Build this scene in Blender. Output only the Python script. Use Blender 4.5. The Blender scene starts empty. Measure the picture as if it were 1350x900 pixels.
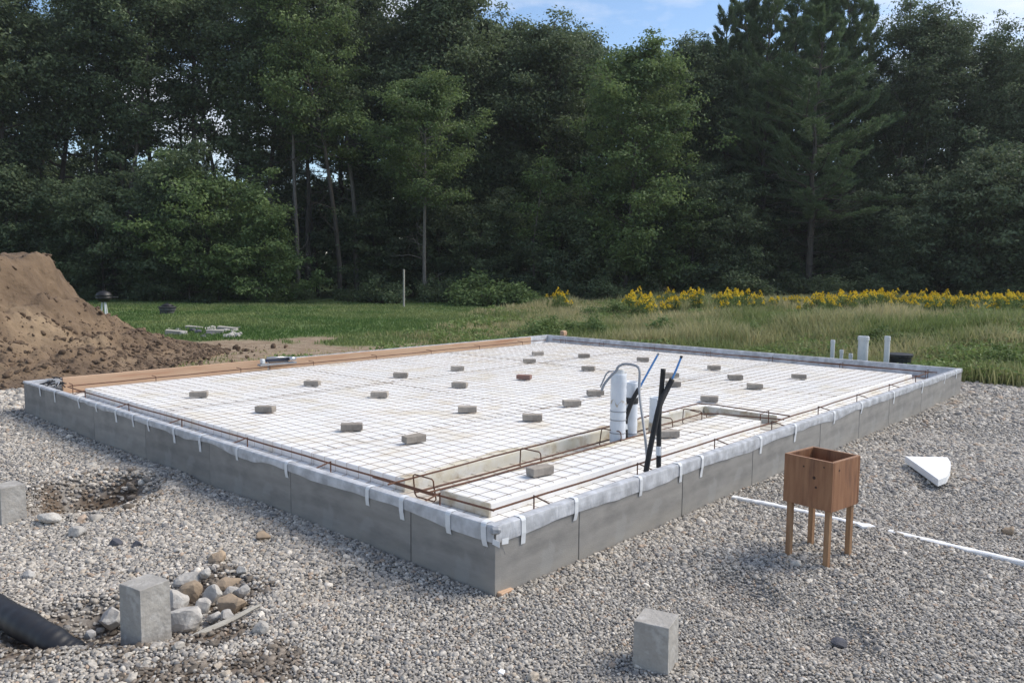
import bpy, math, random
import numpy as np
from mathutils import Matrix, Vector

# ------------------------------------------------------------------ camera
F_PX, PITCH, YAW, ROLL = 1054.95, 0.0927235, 0.7387766, 0.0080603
CAM = np.array([-3.21297, -3.04449, 1.87268])
scene = bpy.context.scene
col = scene.collection
fw = np.array([math.cos(YAW)*math.cos(PITCH), math.sin(YAW)*math.cos(PITCH), -math.sin(PITCH)])
_r = np.cross(fw, [0, 0, 1]); _r /= np.linalg.norm(_r); _u = np.cross(_r, fw)
rt = _r*math.cos(ROLL) + _u*math.sin(ROLL)
up_ = -_r*math.sin(ROLL) + _u*math.cos(ROLL)
cd = bpy.data.cameras.new('camera'); cam = bpy.data.objects.new('camera', cd); col.objects.link(cam)
cd.sensor_width = 36; cd.lens = F_PX/1350*36; cd.clip_start = 0.05; cd.clip_end = 2000
m = Matrix.Identity(4)
for i in range(3):
    m[i][0] = rt[i]; m[i][1] = up_[i]; m[i][2] = -fw[i]; m[i][3] = CAM[i]
cam.matrix_world = m
scene.camera = cam

# ------------------------------------------------------------------ sky, sun, exposure
SUN_DIR = np.array([0.84, -0.54, 0.0]); SUN_DIR /= np.linalg.norm(SUN_DIR)
SUN_EL = math.radians(47)
w = bpy.data.worlds.new('World'); scene.world = w; w.use_nodes = True
nt = w.node_tree; nt.nodes.clear()
out = nt.nodes.new('ShaderNodeOutputWorld'); bg = nt.nodes.new('ShaderNodeBackground')
sky = nt.nodes.new('ShaderNodeTexSky'); sky.sky_type = 'NISHITA'; sky.sun_disc = False
sky.sun_elevation = SUN_EL; sky.sun_rotation = math.atan2(SUN_DIR[0], SUN_DIR[1])
sky.air_density = 1.0; sky.dust_density = 0.4; sky.ozone_density = 2.6
tc = nt.nodes.new('ShaderNodeTexCoord'); mp = nt.nodes.new('ShaderNodeMapping')
mp.inputs['Scale'].default_value = (1.6, 1.6, 5.0)
nz = nt.nodes.new('ShaderNodeTexNoise'); nz.inputs['Scale'].default_value = 2.2
nz.inputs['Detail'].default_value = 7; nz.inputs['Roughness'].default_value = 0.55
rp = nt.nodes.new('ShaderNodeValToRGB')
rp.color_ramp.elements[0].position = 0.47; rp.color_ramp.elements[0].color = (0, 0, 0, 1)
rp.color_ramp.elements[1].position = 0.68; rp.color_ramp.elements[1].color = (0.8, 0.8, 0.8, 1)
mx = nt.nodes.new('ShaderNodeMixRGB'); mx.inputs[2].default_value = (6.3, 6.2, 6.3, 1)
nt.links.new(tc.outputs['Generated'], mp.inputs['Vector']); nt.links.new(mp.outputs[0], nz.inputs['Vector'])
nt.links.new(nz.outputs['Fac'], rp.inputs[0]); nt.links.new(rp.outputs[0], mx.inputs[0])
nt.links.new(sky.outputs[0], mx.inputs[1]); nt.links.new(mx.outputs[0], bg.inputs[0])
bg.inputs[1].default_value = 0.10
nt.links.new(bg.outputs[0], out.inputs[0])
sl = bpy.data.lights.new('sun', 'SUN'); sun = bpy.data.objects.new('sun', sl); col.objects.link(sun)
sl.energy = 2.3; sl.angle = math.radians(32); sl.color = (1.0, 0.92, 0.80)
sv = Vector((SUN_DIR[0]*math.cos(SUN_EL), SUN_DIR[1]*math.cos(SUN_EL), math.sin(SUN_EL)))
sun.rotation_euler = sv.to_track_quat('Z', 'Y').to_euler(); sun.location = (20, -10, 30)
vs = scene.view_settings
vs.view_transform = 'Standard'; vs.look = 'None'; vs.gamma = 1; vs.use_curve_mapping = False
vs.exposure = 0.86

# ------------------------------------------------------------------ helpers
random.seed(5); rng = np.random.default_rng(11)
GF = np.array([math.cos(YAW), math.sin(YAW)]); GR = np.array([math.sin(YAW), -math.cos(YAW)])
def ray(px, py): return fw + rt*(px-675)/F_PX - up_*(py-450)/F_PX
def up(px, py, z=0.0):                                   # pixel -> point on the level z
    d = ray(px, py); return CAM + d*(z-CAM[2])/d[2]
def at(px, py, ref):                                     # pixel -> point at the depth of a point already placed
    d = ray(px, py); return CAM + d*(np.dot(np.array(ref)-CAM, fw)/np.dot(d, fw))
def ud(px, d, z=0.0):                                    # column and ground distance along the view
    u = (px-675)/F_PX*d*1.0; p = CAM[:2] + GF*d + GR*u; return np.array([p[0], p[1], z])
def ztop(py, d, px=675): return CAM[2] + (351 + (px-675)*0.008 - py)*d/F_PX*1.005

def setp(o, label=None, cat=None, group=None, kind=None):
    if label: o['label'] = label
    if cat: o['category'] = cat
    if group: o['group'] = group
    if kind: o['kind'] = kind
    return o
def link(name, me, mat=None, parent=None, loc=(0, 0, 0), rot=(0, 0, 0)):
    o = bpy.data.objects.new(name, me); col.objects.link(o)
    o.location = loc; o.rotation_euler = rot
    if mat and me is not None:
        if not len(me.materials): me.materials.append(mat)
    if parent: o.parent = parent
    return o
def empty(name, loc=(0, 0, 0), rz=0):
    o = bpy.data.objects.new(name, None); col.objects.link(o); o.location = loc; o.rotation_euler = (0, 0, rz)
    o.empty_display_size = 0.1; return o
def npmesh(name, V, Fc, smooth=False, attrs=None):
    V = np.asarray(V, dtype=np.float32).reshape(-1, 3); Fc = np.asarray(Fc, dtype=np.int32); k = Fc.shape[1]
    me = bpy.data.meshes.new(name); me.vertices.add(len(V)); me.vertices.foreach_set('co', V.ravel())
    n = len(Fc); me.loops.add(n*k); me.loops.foreach_set('vertex_index', Fc.ravel())
    me.polygons.add(n); me.polygons.foreach_set('loop_start', np.arange(0, n*k, k, dtype=np.int32))
    me.polygons.foreach_set('loop_total', np.full(n, k, dtype=np.int32))
    me.update(calc_edges=True); me.validate()
    me.polygons.foreach_set('use_smooth', np.full(len(me.polygons), smooth, dtype=bool))
    for an, av in (attrs or {}).items():
        a = me.attributes.new(an, 'FLOAT', 'POINT'); a.data.foreach_set('value', np.asarray(av, dtype=np.float32))
    return me
class MB:
    def __init__(s): s.v = []; s.f = []
    def add(s, vs, fs):
        n = len(s.v); s.v += [tuple(map(float, p)) for p in vs]; s.f += [tuple(i+n for i in f) for f in fs]; return s
    def box(s, a, b, c=0.0, jit=0.0):                    # a..b with chamfer c
        (x0, y0, z0), (x1, y1, z1) = a, b
        if c <= 0:
            vs = [(x, y, z) for z in (z0, z1) for y in (y0, y1) for x in (x0, x1)]
            return s.add(vs, [(0, 2, 3, 1), (4, 5, 7, 6), (0, 1, 5, 4), (2, 6, 7, 3), (0, 4, 6, 2), (1, 3, 7, 5)])
        vs = []; idx = {}
        X = (x0, x1); Y = (y0, y1); Z = (z0, z1)
        for i in range(2):
            for j in range(2):
                for k in range(2):
                    sx, sy, sz = (1 if i == 0 else -1), (1 if j == 0 else -1), (1 if k == 0 else -1)
                    g = lambda: random.uniform(-jit, jit)
                    for a_ in range(3):
                        p = [X[i]+sx*c, Y[j]+sy*c, Z[k]+sz*c]; p[a_] = (X[i], Y[j], Z[k])[a_]
                        idx[(i, j, k, a_)] = len(vs); vs.append((p[0]+g(), p[1]+g(), p[2]+g()))
        fs = []
        for a_ in range(3):
            b_, c_ = (a_+1) % 3, (a_+2) % 3
            for e in range(2):
                q = []
                for (m_, n_) in ((0, 0), (1, 0), (1, 1), (0, 1)):
                    k = [0, 0, 0]; k[a_] = e; k[b_] = m_; k[c_] = n_; q.append(idx[(k[0], k[1], k[2], a_)])
                fs.append(tuple(q if e else q[::-1]))
        for a_ in range(3):
            b_, c_ = (a_+1) % 3, (a_+2) % 3
            for m_ in range(2):
                for n_ in range(2):
                    k0 = [0, 0, 0]; k1 = [0, 0, 0]; k1[a_] = 1
                    for k in (k0, k1): k[b_] = m_; k[c_] = n_
                    q = [idx[(*k0, b_)], idx[(*k1, b_)], idx[(*k1, c_)], idx[(*k0, c_)]]
                    fs.append(tuple(q if (m_ != n_) else q[::-1]))
        for i in range(2):
            for j in range(2):
                for k in range(2):
                    q = [idx[(i, j, k, 0)], idx[(i, j, k, 1)], idx[(i, j, k, 2)]]
                    fs.append(tuple(q if (i+j+k) % 2 else q[::-1]))
        return s.add(vs, fs)
    def tube(s, pts, rad, n=8, caps=True):
        pts = [np.array(p, float) for p in pts]; L = len(pts)
        if not hasattr(rad, '__len__'): rad = [rad]*L
        t0 = pts[1]-pts[0]; ref = np.array([0, 0, 1.0]) if abs(t0[2]) < 0.9*np.linalg.norm(t0) else np.array([1.0, 0, 0])
        vs = []; 
        for i, p in enumerate(pts):
            t = pts[min(i+1, L-1)]-pts[max(i-1, 0)]; t = t/(np.linalg.norm(t)+1e-9)
            a = np.cross(t, ref); a /= np.linalg.norm(a)+1e-9; b = np.cross(t, a); ref = -b if False else ref
            for k in range(n):
                th = 2*math.pi*k/n; vs.append(p + rad[i]*(a*math.cos(th)+b*math.sin(th)))
        fs = []
        for i in range(L-1):
            for k in range(n):
                k2 = (k+1) % n; fs.append((i*n+k, i*n+k2, (i+1)*n+k2, (i+1)*n+k))
        if caps: fs.append(tuple(range(n-1, -1, -1))); fs.append(tuple((L-1)*n+k for k in range(n)))
        return s.add(vs, fs)
    def lathe(s, prof, n=20, c=(0, 0, 0)):
        vs = []
        for (r, z) in prof:
            for k in range(n): th = 2*math.pi*k/n; vs.append((c[0]+r*math.cos(th), c[1]+r*math.sin(th), c[2]+z))
        fs = []
        for i in range(len(prof)-1):
            for k in range(n): k2 = (k+1) % n; fs.append((i*n+k, i*n+k2, (i+1)*n+k2, (i+1)*n+k))
        fs.append(tuple(range(n-1, -1, -1))); fs.append(tuple((len(prof)-1)*n+k for k in range(n)))
        return s.add(vs, fs)
    def mesh(s, name, smooth=False):
        me = bpy.data.meshes.new(name); me.from_pydata(s.v, [], s.f); me.validate(); me.update()
        if smooth:
            for p in me.polygons: p.use_smooth = True
        return me
    def build(s, name, mat, parent=None, loc=(0, 0, 0), rot=(0, 0, 0), smooth=False):
        return link(name, s.mesh(name, smooth), mat, parent, loc, rot)
def curve_pts(ctrl, n=24):                               # Catmull-Rom through control points
    c = [np.array(p, float) for p in ctrl]; c = [2*c[0]-c[1]]+c+[2*c[-1]-c[-2]]; o = []
    seg = len(c)-3
    for i in range(n+1):
        t = i/n*seg; k = min(int(t), seg-1); t -= k; p0, p1, p2, p3 = c[k:k+4]
        o.append(0.5*((2*p1)+(-p0+p2)*t+(2*p0-5*p1+4*p2-p3)*t*t+(-p0+3*p1-3*p2+p3)*t**3))
    return o
def vnoise(x, y, s, seed=0):                             # smooth value noise
    x = np.asarray(x, float)/s+seed*17.13; y = np.asarray(y, float)/s+seed*9.71
    xi = np.floor(x).astype(np.int64); yi = np.floor(y).astype(np.int64); fx = x-xi; fy = y-yi
    fx = fx*fx*(3-2*fx); fy = fy*fy*(3-2*fy)
    def hsh(a, b):
        h = (a*374761393 + b*668265263 + seed*974711) & 0x7fffffff; h = ((h ^ (h >> 13))*1274126177) & 0x7fffffff
        return ((h ^ (h >> 16)) & 0xffff)/65535.0
    return (hsh(xi, yi)*(1-fx)+hsh(xi+1, yi)*fx)*(1-fy)+(hsh(xi, yi+1)*(1-fx)+hsh(xi+1, yi+1)*fx)*fy-0.5
def sstep(a, b, x): t = np.clip((x-a)/(b-a), 0, 1); return t*t*(3-2*t)

# ------------------------------------------------------------------ materials
def mat(name, base, rough=0.8, var=None, scale=5.0, detail=6, bump=0.0, bscale=None, objvar=0.0, metallic=0.0,
        stretch=None, spec=None, var2=None, scale2=1.0, alpha=None, coords='Object', bdist=None):
    m = bpy.data.materials.new(name); m.use_nodes = True; t = m.node_tree; b = t.nodes['Principled BSDF']
    b.inputs['Roughness'].default_value = rough; b.inputs['Metallic'].default_value = metallic
    if spec is not None: b.inputs['Specular IOR Level'].default_value = spec
    tc = t.nodes.new('ShaderNodeTexCoord'); src = tc.outputs[coords]
    if stretch:
        mp = t.nodes.new('ShaderNodeMapping'); mp.inputs['Scale'].default_value = stretch; t.links.new(src, mp.inputs[0]); src = mp.outputs[0]
    c = t.nodes.new('ShaderNodeRGB'); c.outputs[0].default_value = (*base, 1); cur = c.outputs[0]
    def mixin(cur, colr, sc, lo, hi, det):
        n = t.nodes.new('ShaderNodeTexNoise'); n.inputs['Scale'].default_value = sc; n.inputs['Detail'].default_value = det
        n.inputs['Roughness'].default_value = 0.62
        t.links.new(src, n.inputs['Vector']); r = t.nodes.new('ShaderNodeMapRange')
        r.inputs[1].default_value = lo; r.inputs[2].default_value = hi; t.links.new(n.outputs['Fac'], r.inputs[0])
        x = t.nodes.new('ShaderNodeMixRGB'); t.links.new(r.outputs[0], x.inputs[0]); t.links.new(cur, x.inputs[1])
        x.inputs[2].default_value = (*colr, 1); return x.outputs[0]
    if var: cur = mixin(cur, var, scale, 0.35, 0.65, detail)
    if var2: cur = mixin(cur, var2, scale2, 0.5, 0.7, 5)
    if objvar:
        oi = t.nodes.new('ShaderNodeObjectInfo'); r = t.nodes.new('ShaderNodeMapRange'); t.links.new(oi.outputs['Random'], r.inputs[0])
        r.inputs[3].default_value = 1-objvar; r.inputs[4].default_value = 1+objvar
        h = t.nodes.new('ShaderNodeHueSaturation'); t.links.new(r.outputs[0], h.inputs['Value']); t.links.new(cur, h.inputs['Color']); cur = h.outputs[0]
    t.links.new(cur, b.inputs['Base Color'])
    if bump:
        n = t.nodes.new('ShaderNodeTexNoise'); n.inputs['Scale'].default_value = bscale or scale*4; n.inputs['Detail'].default_value = 6
        t.links.new(src, n.inputs['Vector']); bm = t.nodes.new('ShaderNodeBump'); bm.inputs['Strength'].default_value = bump
        bm.inputs['Distance'].default_value = 0.01; t.links.new(n.outputs['Fac'], bm.inputs['Height']); t.links.new(bm.outputs[0], b.inputs['Normal'])
    if bump and bdist: bm.inputs['Distance'].default_value = bdist
    if alpha is not None: b.inputs['Alpha'].default_value = alpha
    return m
M = {}
M['concrete'] = mat('concrete_panel', (0.215, 0.207, 0.196), 0.85, var=(0.29, 0.278, 0.26), scale=2.6, bump=0.2, bscale=60, objvar=0.10,
                    stretch=(1, 1, 3.6), var2=(0.135, 0.133, 0.13), scale2=0.9, coords='Object')
t = M['concrete'].node_tree; b = t.nodes['Principled BSDF']; src = b.inputs['Base Color'].links[0].from_socket
tc = t.nodes.new('ShaderNodeTexCoord'); sp = t.nodes.new('ShaderNodeSeparateXYZ'); t.links.new(tc.outputs['Object'], sp.inputs[0])
n = t.nodes.new('ShaderNodeTexNoise'); n.inputs['Scale'].default_value = 6; n.inputs['Detail'].default_value = 8; t.links.new(tc.outputs['Object'], n.inputs['Vector'])
ma = t.nodes.new('ShaderNodeMath'); ma.operation = 'MULTIPLY_ADD'; t.links.new(n.outputs['Fac'], ma.inputs[0]); ma.inputs[1].default_value = 0.32; t.links.new(sp.outputs['Z'], ma.inputs[2])
mr = t.nodes.new('ShaderNodeMapRange'); mr.inputs[1].default_value = 0.26; mr.inputs[2].default_value = 0.14; mr.inputs[4].default_value = 0.8; t.links.new(ma.outputs[0], mr.inputs[0])
x = t.nodes.new('ShaderNodeMixRGB'); t.links.new(mr.outputs[0], x.inputs[0]); t.links.new(src, x.inputs[1]); x.inputs[2].default_value = (0.29, 0.27, 0.24, 1)
n2 = t.nodes.new('ShaderNodeTexNoise'); n2.inputs['Scale'].default_value = 3.5; n2.inputs['Detail'].default_value = 9; n2.inputs['Distortion'].default_value = 0.2; t.links.new(tc.outputs['Object'], n2.inputs['Vector'])
m2 = t.nodes.new('ShaderNodeMapRange'); m2.inputs[1].default_value = 0.60; m2.inputs[2].default_value = 0.66; m2.inputs[4].default_value = 0.35; t.links.new(n2.outputs['Fac'], m2.inputs[0])
x2 = t.nodes.new('ShaderNodeMixRGB'); t.links.new(m2.outputs[0], x2.inputs[0]); t.links.new(x.outputs[0], x2.inputs[1]); x2.inputs[2].default_value = (0.33, 0.33, 0.32, 1)
t.links.new(x2.outputs[0], b.inputs['Base Color'])
M['pier'] = mat('pier_concrete', (0.37, 0.35, 0.32), 0.9, var=(0.27, 0.258, 0.24), scale=7, bump=0.5, bscale=50, var2=(0.45, 0.435, 0.41), scale2=16)
M['foam'] = mat('white_foam', (0.81, 0.805, 0.79), 0.75, var=(0.73, 0.73, 0.725), scale=1.3, bump=0.05, bscale=90, var2=(0.68, 0.63, 0.53), scale2=2.2)
M['foam_old'] = mat('weathered_foam', (0.60, 0.55, 0.42), 0.8, var=(0.70, 0.69, 0.65), scale=3.5, var2=(0.34, 0.24, 0.12), scale2=4.0)
M['trench'] = mat('stained_trench_foam', (0.50, 0.46, 0.38), 0.85, var=(0.66, 0.65, 0.62), scale=3, var2=(0.30, 0.21, 0.12), scale2=3.0)
M['foam_clean'] = mat('clean_foam', (0.86, 0.855, 0.84), 0.7, bump=0.08, bscale=120, var=(0.76, 0.77, 0.79), scale=8)
M['wire'] = mat('mesh_wire', (0.37, 0.345, 0.32), 0.6, var=(0.34, 0.25, 0.18), scale=1.2)
M['rust'] = mat('rusty_rebar', (0.085, 0.045, 0.032), 0.85, var=(0.14, 0.062, 0.034), scale=7, bump=0.3, bscale=90)
M['tape'] = mat('white_tape', (0.72, 0.74, 0.76), 0.45, var=(0.64, 0.66, 0.69), scale=12)
M['lumber'] = mat('new_lumber', (0.44, 0.285, 0.185), 0.7, var=(0.54, 0.38, 0.255), scale=3.0, stretch=(0.7, 10, 10), bump=0.1, var2=(0.36, 0.19, 0.11), scale2=1.5)
M['brick'] = mat('grey_paver', (0.37, 0.33, 0.285), 0.95, var=(0.25, 0.22, 0.19), scale=14, bump=0.5, bscale=60, objvar=0.22)
M['brick_red'] = mat('red_paver', (0.26, 0.14, 0.11), 0.95, var=(0.2, 0.13, 0.11), scale=14, bump=0.5, bscale=60)
M['pvc'] = mat('white_pvc', (0.66, 0.68, 0.69), 0.4, var=(0.58, 0.60, 0.61), scale=5)
M['pipewrap'] = mat('pipe_wrap', (0.68, 0.71, 0.75), 0.42, var=(0.56, 0.60, 0.66), scale=7, bump=0.5, bscale=14, stretch=(1, 1, 0.5))
M['wrapdirt'] = mat('dirty_tape', (0.34, 0.26, 0.17), 0.8, var=(0.6, 0.58, 0.54), scale=20)
M['conduit'] = mat('grey_conduit', (0.30, 0.31, 0.33), 0.45, var=(0.25, 0.26, 0.28), scale=6)
M['blackfoam'] = mat('black_insulation', (0.013, 0.013, 0.015), 0.75, bump=0.2, bscale=60, var=(0.02, 0.02, 0.022), scale=9)
M['blue'] = mat('blue_tubing', (0.07, 0.22, 0.52), 0.35, var=(0.1, 0.27, 0.56), scale=9)
M['blackplastic'] = mat('black_plastic', (0.012, 0.013, 0.017), 0.5, var=(0.02, 0.021, 0.025), scale=6)
M['boxwood'] = mat('stained_plywood', (0.215, 0.095, 0.045), 0.6, var=(0.29, 0.145, 0.074), scale=5, stretch=(6, 6, 0.7), bump=0.12, bscale=20, objvar=0.14,
                   var2=(0.105, 0.045, 0.026), scale2=2.2)
M['plyedge'] = mat('plywood_edge', (0.38, 0.22, 0.13), 0.7, var=(0.28, 0.15, 0.09), scale=30)
M['stake'] = mat('wood_stake', (0.27, 0.145, 0.075), 0.75, var=(0.36, 0.22, 0.12), scale=6, stretch=(6, 6, 0.6), bump=0.15)
M['knot'] = mat('wood_knot', (0.035, 0.018, 0.012), 0.8, var=(0.07, 0.03, 0.02), scale=40)
M['rock'] = mat('field_stone', (0.47, 0.445, 0.41), 0.9, var=(0.29, 0.275, 0.255), scale=14, bump=0.5, bscale=30, objvar=0.16, var2=(0.5, 0.49, 0.46), scale2=22)
M['rock_tan'] = mat('tan_stone', (0.36, 0.275, 0.19), 0.9, var=(0.24, 0.185, 0.135), scale=8, bump=0.5, bscale=30, objvar=0.16)
M['oldwood'] = mat('weathered_wood', (0.42, 0.40, 0.36), 0.85, var=(0.30, 0.28, 0.24), scale=8, stretch=(0.6, 8, 8), bump=0.2)
M['grill'] = mat('black_enamel', (0.008, 0.008, 0.010), 0.5)
M['firebowl'] = mat('sooty_metal', (0.06, 0.06, 0.065), 0.7, var=(0.11, 0.11, 0.115), scale=6)
M['steel'] = mat('bright_metal', (0.55, 0.56, 0.58), 0.35, metallic=0.8, var=(0.45, 0.46, 0.48), scale=8)
M['navy'] = mat('navy_body', (0.03, 0.045, 0.09), 0.45, var=(0.05, 0.06, 0.1), scale=9)
M['bark'] = mat('grey_bark', (0.095, 0.082, 0.070), 0.95, var=(0.05, 0.043, 0.037), scale=4, stretch=(3, 3, 0.6), bump=0.6, bscale=12, objvar=0.2)
M['barklight'] = mat('pale_bark', (0.19, 0.175, 0.155), 0.95, var=(0.10, 0.09, 0.08), scale=4, stretch=(3, 3, 0.8), bump=0.5, bscale=12)
M['greystone'] = mat('curb_stone', (0.45, 0.43, 0.40), 0.9, var=(0.3, 0.29, 0.27), scale=6, bump=0.4)

def leafmat(name, base, alt, trans=0.38, objvar=0.16, rough=0.6):
    m = bpy.data.materials.new(name); m.use_nodes = True; t = m.node_tree; b = t.nodes['Principled BSDF']; o = t.nodes['Material Output']
    a = t.nodes.new('ShaderNodeAttribute'); a.attribute_name = 'tint'
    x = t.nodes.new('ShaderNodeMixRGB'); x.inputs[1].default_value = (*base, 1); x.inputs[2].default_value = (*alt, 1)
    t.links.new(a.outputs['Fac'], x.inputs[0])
    oi = t.nodes.new('ShaderNodeObjectInfo'); r = t.nodes.new('ShaderNodeMapRange'); t.links.new(oi.outputs['Random'], r.inputs[0])
    r.inputs[3].default_value = 1-objvar; r.inputs[4].default_value = 1+objvar
    h = t.nodes.new('ShaderNodeHueSaturation'); t.links.new(r.outputs[0], h.inputs['Value']); t.links.new(x.outputs[0], h.inputs['Color'])
    t.links.new(h.outputs[0], b.inputs['Base Color']); b.inputs['Roughness'].default_value = rough
    b.inputs['Specular IOR Level'].default_value = 0.3
    tr = t.nodes.new('ShaderNodeBsdfTranslucent'); t.links.new(h.outputs[0], tr.inputs[0])
    ms = t.nodes.new('ShaderNodeMixShader'); ms.inputs[0].default_value = trans
    t.links.new(b.outputs[0], ms.inputs[1]); t.links.new(tr.outputs[0], ms.inputs[2]); t.links.new(ms.outputs[0], o.inputs[0])
    return m
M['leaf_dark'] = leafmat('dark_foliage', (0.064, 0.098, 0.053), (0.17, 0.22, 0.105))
M['leaf_mid'] = leafmat('mid_foliage', (0.088, 0.145, 0.055), (0.22, 0.30, 0.105))
M['leaf_light'] = leafmat('light_foliage', (0.07, 0.11, 0.03), (0.12, 0.16, 0.05))
M['needle'] = leafmat('pine_needles', (0.056, 0.096, 0.052), (0.14, 0.20, 0.095), 0.33)
M['leaf_blue'] = leafmat('greyish_foliage', (0.08, 0.12, 0.065), (0.20, 0.255, 0.14))
M['grass_lawn'] = leafmat('lawn_grass', (0.10, 0.175, 0.048), (0.24, 0.28, 0.11), 0.35, 0)
M['grass_rough'] = leafmat('rough_grass', (0.175, 0.225, 0.075), (0.48, 0.425, 0.24), 0.38, 0)
M['weed'] = leafmat('weed_leaves', (0.085, 0.14, 0.045), (0.20, 0.26, 0.085), 0.35, 0.15)
M['flower'] = leafmat('goldenrod_flowers', (0.72, 0.52, 0.02), (0.80, 0.62, 0.05), 0.3, 0.08)

# gravel stone material: colour by stone
def gravelmat():
    m = bpy.data.materials.new('gravel_stone'); m.use_nodes = True; t = m.node_tree; b = t.nodes['Principled BSDF']
    oi = t.nodes.new('ShaderNodeObjectInfo'); r = t.nodes.new('ShaderNodeValToRGB'); t.links.new(oi.outputs['Random'], r.inputs[0])
    cs = [(0.0, (0.13, 0.135, 0.15)), (0.10, (0.22, 0.22, 0.225)), (0.25, (0.30, 0.295, 0.285)), (0.42, (0.37, 0.36, 0.34)), (0.55, (0.27, 0.255, 0.235)),
          (0.68, (0.33, 0.29, 0.24)), (0.74, (0.40, 0.39, 0.375)), (0.84, (0.47, 0.465, 0.45)), (0.92, (0.31, 0.23, 0.17)), (0.96, (0.58, 0.57, 0.55)), (0.985, (0.085, 0.09, 0.10))]
    el = r.color_ramp.elements; el[0].position = 0; el[0].color = (*cs[0][1], 1); el[1].position = cs[1][0]; el[1].color = (*cs[1][1], 1)
    for p, c in cs[2:]: e = el.new(p); e.color = (*c, 1)
    for e in el: g_ = 0.36; c_ = [g_+(v-g_)*0.82 for v in e.color[:3]]; m_ = sum(c_)/3; e.color = tuple(min(1, (m_+(v-m_)*0.8)*k_) for v, k_ in zip(c_, (1.24, 1.16, 1.05)))+(1,)
    r.color_ramp.interpolation = 'CONSTANT'
    tc = t.nodes.new('ShaderNodeTexCoord'); n = t.nodes.new('ShaderNodeTexNoise'); n.inputs['Scale'].default_value = 2.0; n.inputs['Detail'].default_value = 5
    t.links.new(tc.outputs['Object'], n.inputs['Vector'])
    mr = t.nodes.new('ShaderNodeMapRange'); mr.inputs[1].default_value = 0.3; mr.inputs[2].default_value = 0.7; mr.inputs[3].default_value = 0.72; mr.inputs[4].default_value = 1.22
    t.links.new(n.outputs['Fac'], mr.inputs[0]); h = t.nodes.new('ShaderNodeHueSaturation'); t.links.new(mr.outputs[0], h.inputs['Value']); t.links.new(r.outputs[0], h.inputs['Color'])
    t.links.new(h.outputs[0], b.inputs['Base Color']); b.inputs['Roughness'].default_value = 0.85
    return m
M['gravel'] = gravelmat()
M['gravelbed'] = mat('gravel_bed', (0.31, 0.30, 0.28), 0.95, var=(0.19, 0.18, 0.168), scale=28, bump=0.9, bscale=45, var2=(0.36, 0.34, 0.31), scale2=60)
M['soil'] = mat('brown_soil', (0.185, 0.128, 0.08), 0.97, var=(0.10, 0.067, 0.042), scale=1.3, detail=12, bump=1.0, bscale=6, var2=(0.28, 0.205, 0.13), scale2=0.42, bdist=0.07)
M['clod'] = mat('soil_clod', (0.145, 0.10, 0.064), 0.97, var=(0.09, 0.06, 0.04), scale=6, bump=0.6, bscale=20, objvar=0.3)

def groundmat():
    m = bpy.data.materials.new('field_ground'); m.use_nodes = True; t = m.node_tree; b = t.nodes['Principled BSDF']
    b.inputs['Roughness'].default_value = 0.97
    at_ = {}
    for nme in ('lawn', 'dirt'):
        a = t.nodes.new('ShaderNodeAttribute'); a.attribute_name = nme; at_[nme] = a.outputs['Fac']
    tc = t.nodes.new('ShaderNodeTexCoord')
    def nn(sc, lo, hi):
        n = t.nodes.new('ShaderNodeTexNoise'); n.inputs['Scale'].default_value = sc; n.inputs['Detail'].default_value = 8; t.links.new(tc.outputs['Object'], n.inputs['Vector'])
        r = t.nodes.new('ShaderNodeMapRange'); r.inputs[1].default_value = lo; r.inputs[2].default_value = hi; t.links.new(n.outputs['Fac'], r.inputs[0]); return r.outputs[0]
    def mx(f, a, bb):
        x = t.nodes.new('ShaderNodeMixRGB')
        t.links.new(f, x.inputs[0])
        for i, v in ((1, a), (2, bb)):
            if isinstance(v, tuple): x.inputs[i].default_value = (*v, 1)
            else: t.links.new(v, x.inputs[i])
        return x.outputs[0]
    rough = mx(nn(3, .35, .65), (0.12, 0.13, 0.055), (0.20, 0.17, 0.09))
    lawn = mx(nn(1.5, .35, .65), (0.07, 0.12, 0.03), (0.10, 0.145, 0.045))
    dirt = mx(nn(4, .35, .65), (0.20, 0.14, 0.09), (0.30, 0.235, 0.165))
    t.links.new(mx(at_['dirt'], mx(at_['lawn'], rough, lawn), dirt), b.inputs['Base Color'])
    n = t.nodes.new('ShaderNodeTexNoise'); n.inputs['Scale'].default_value = 14; n.inputs['Detail'].default_value = 8; t.links.new(tc.outputs['Object'], n.inputs['Vector'])
    bm = t.nodes.new('ShaderNodeBump'); bm.inputs['Strength'].default_value = 0.8; bm.inputs['Distance'].default_value = 0.05
    t.links.new(n.outputs['Fac'], bm.inputs['Height']); t.links.new(bm.outputs[0], b.inputs['Normal'])
    return m
M['ground'] = groundmat()

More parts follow.
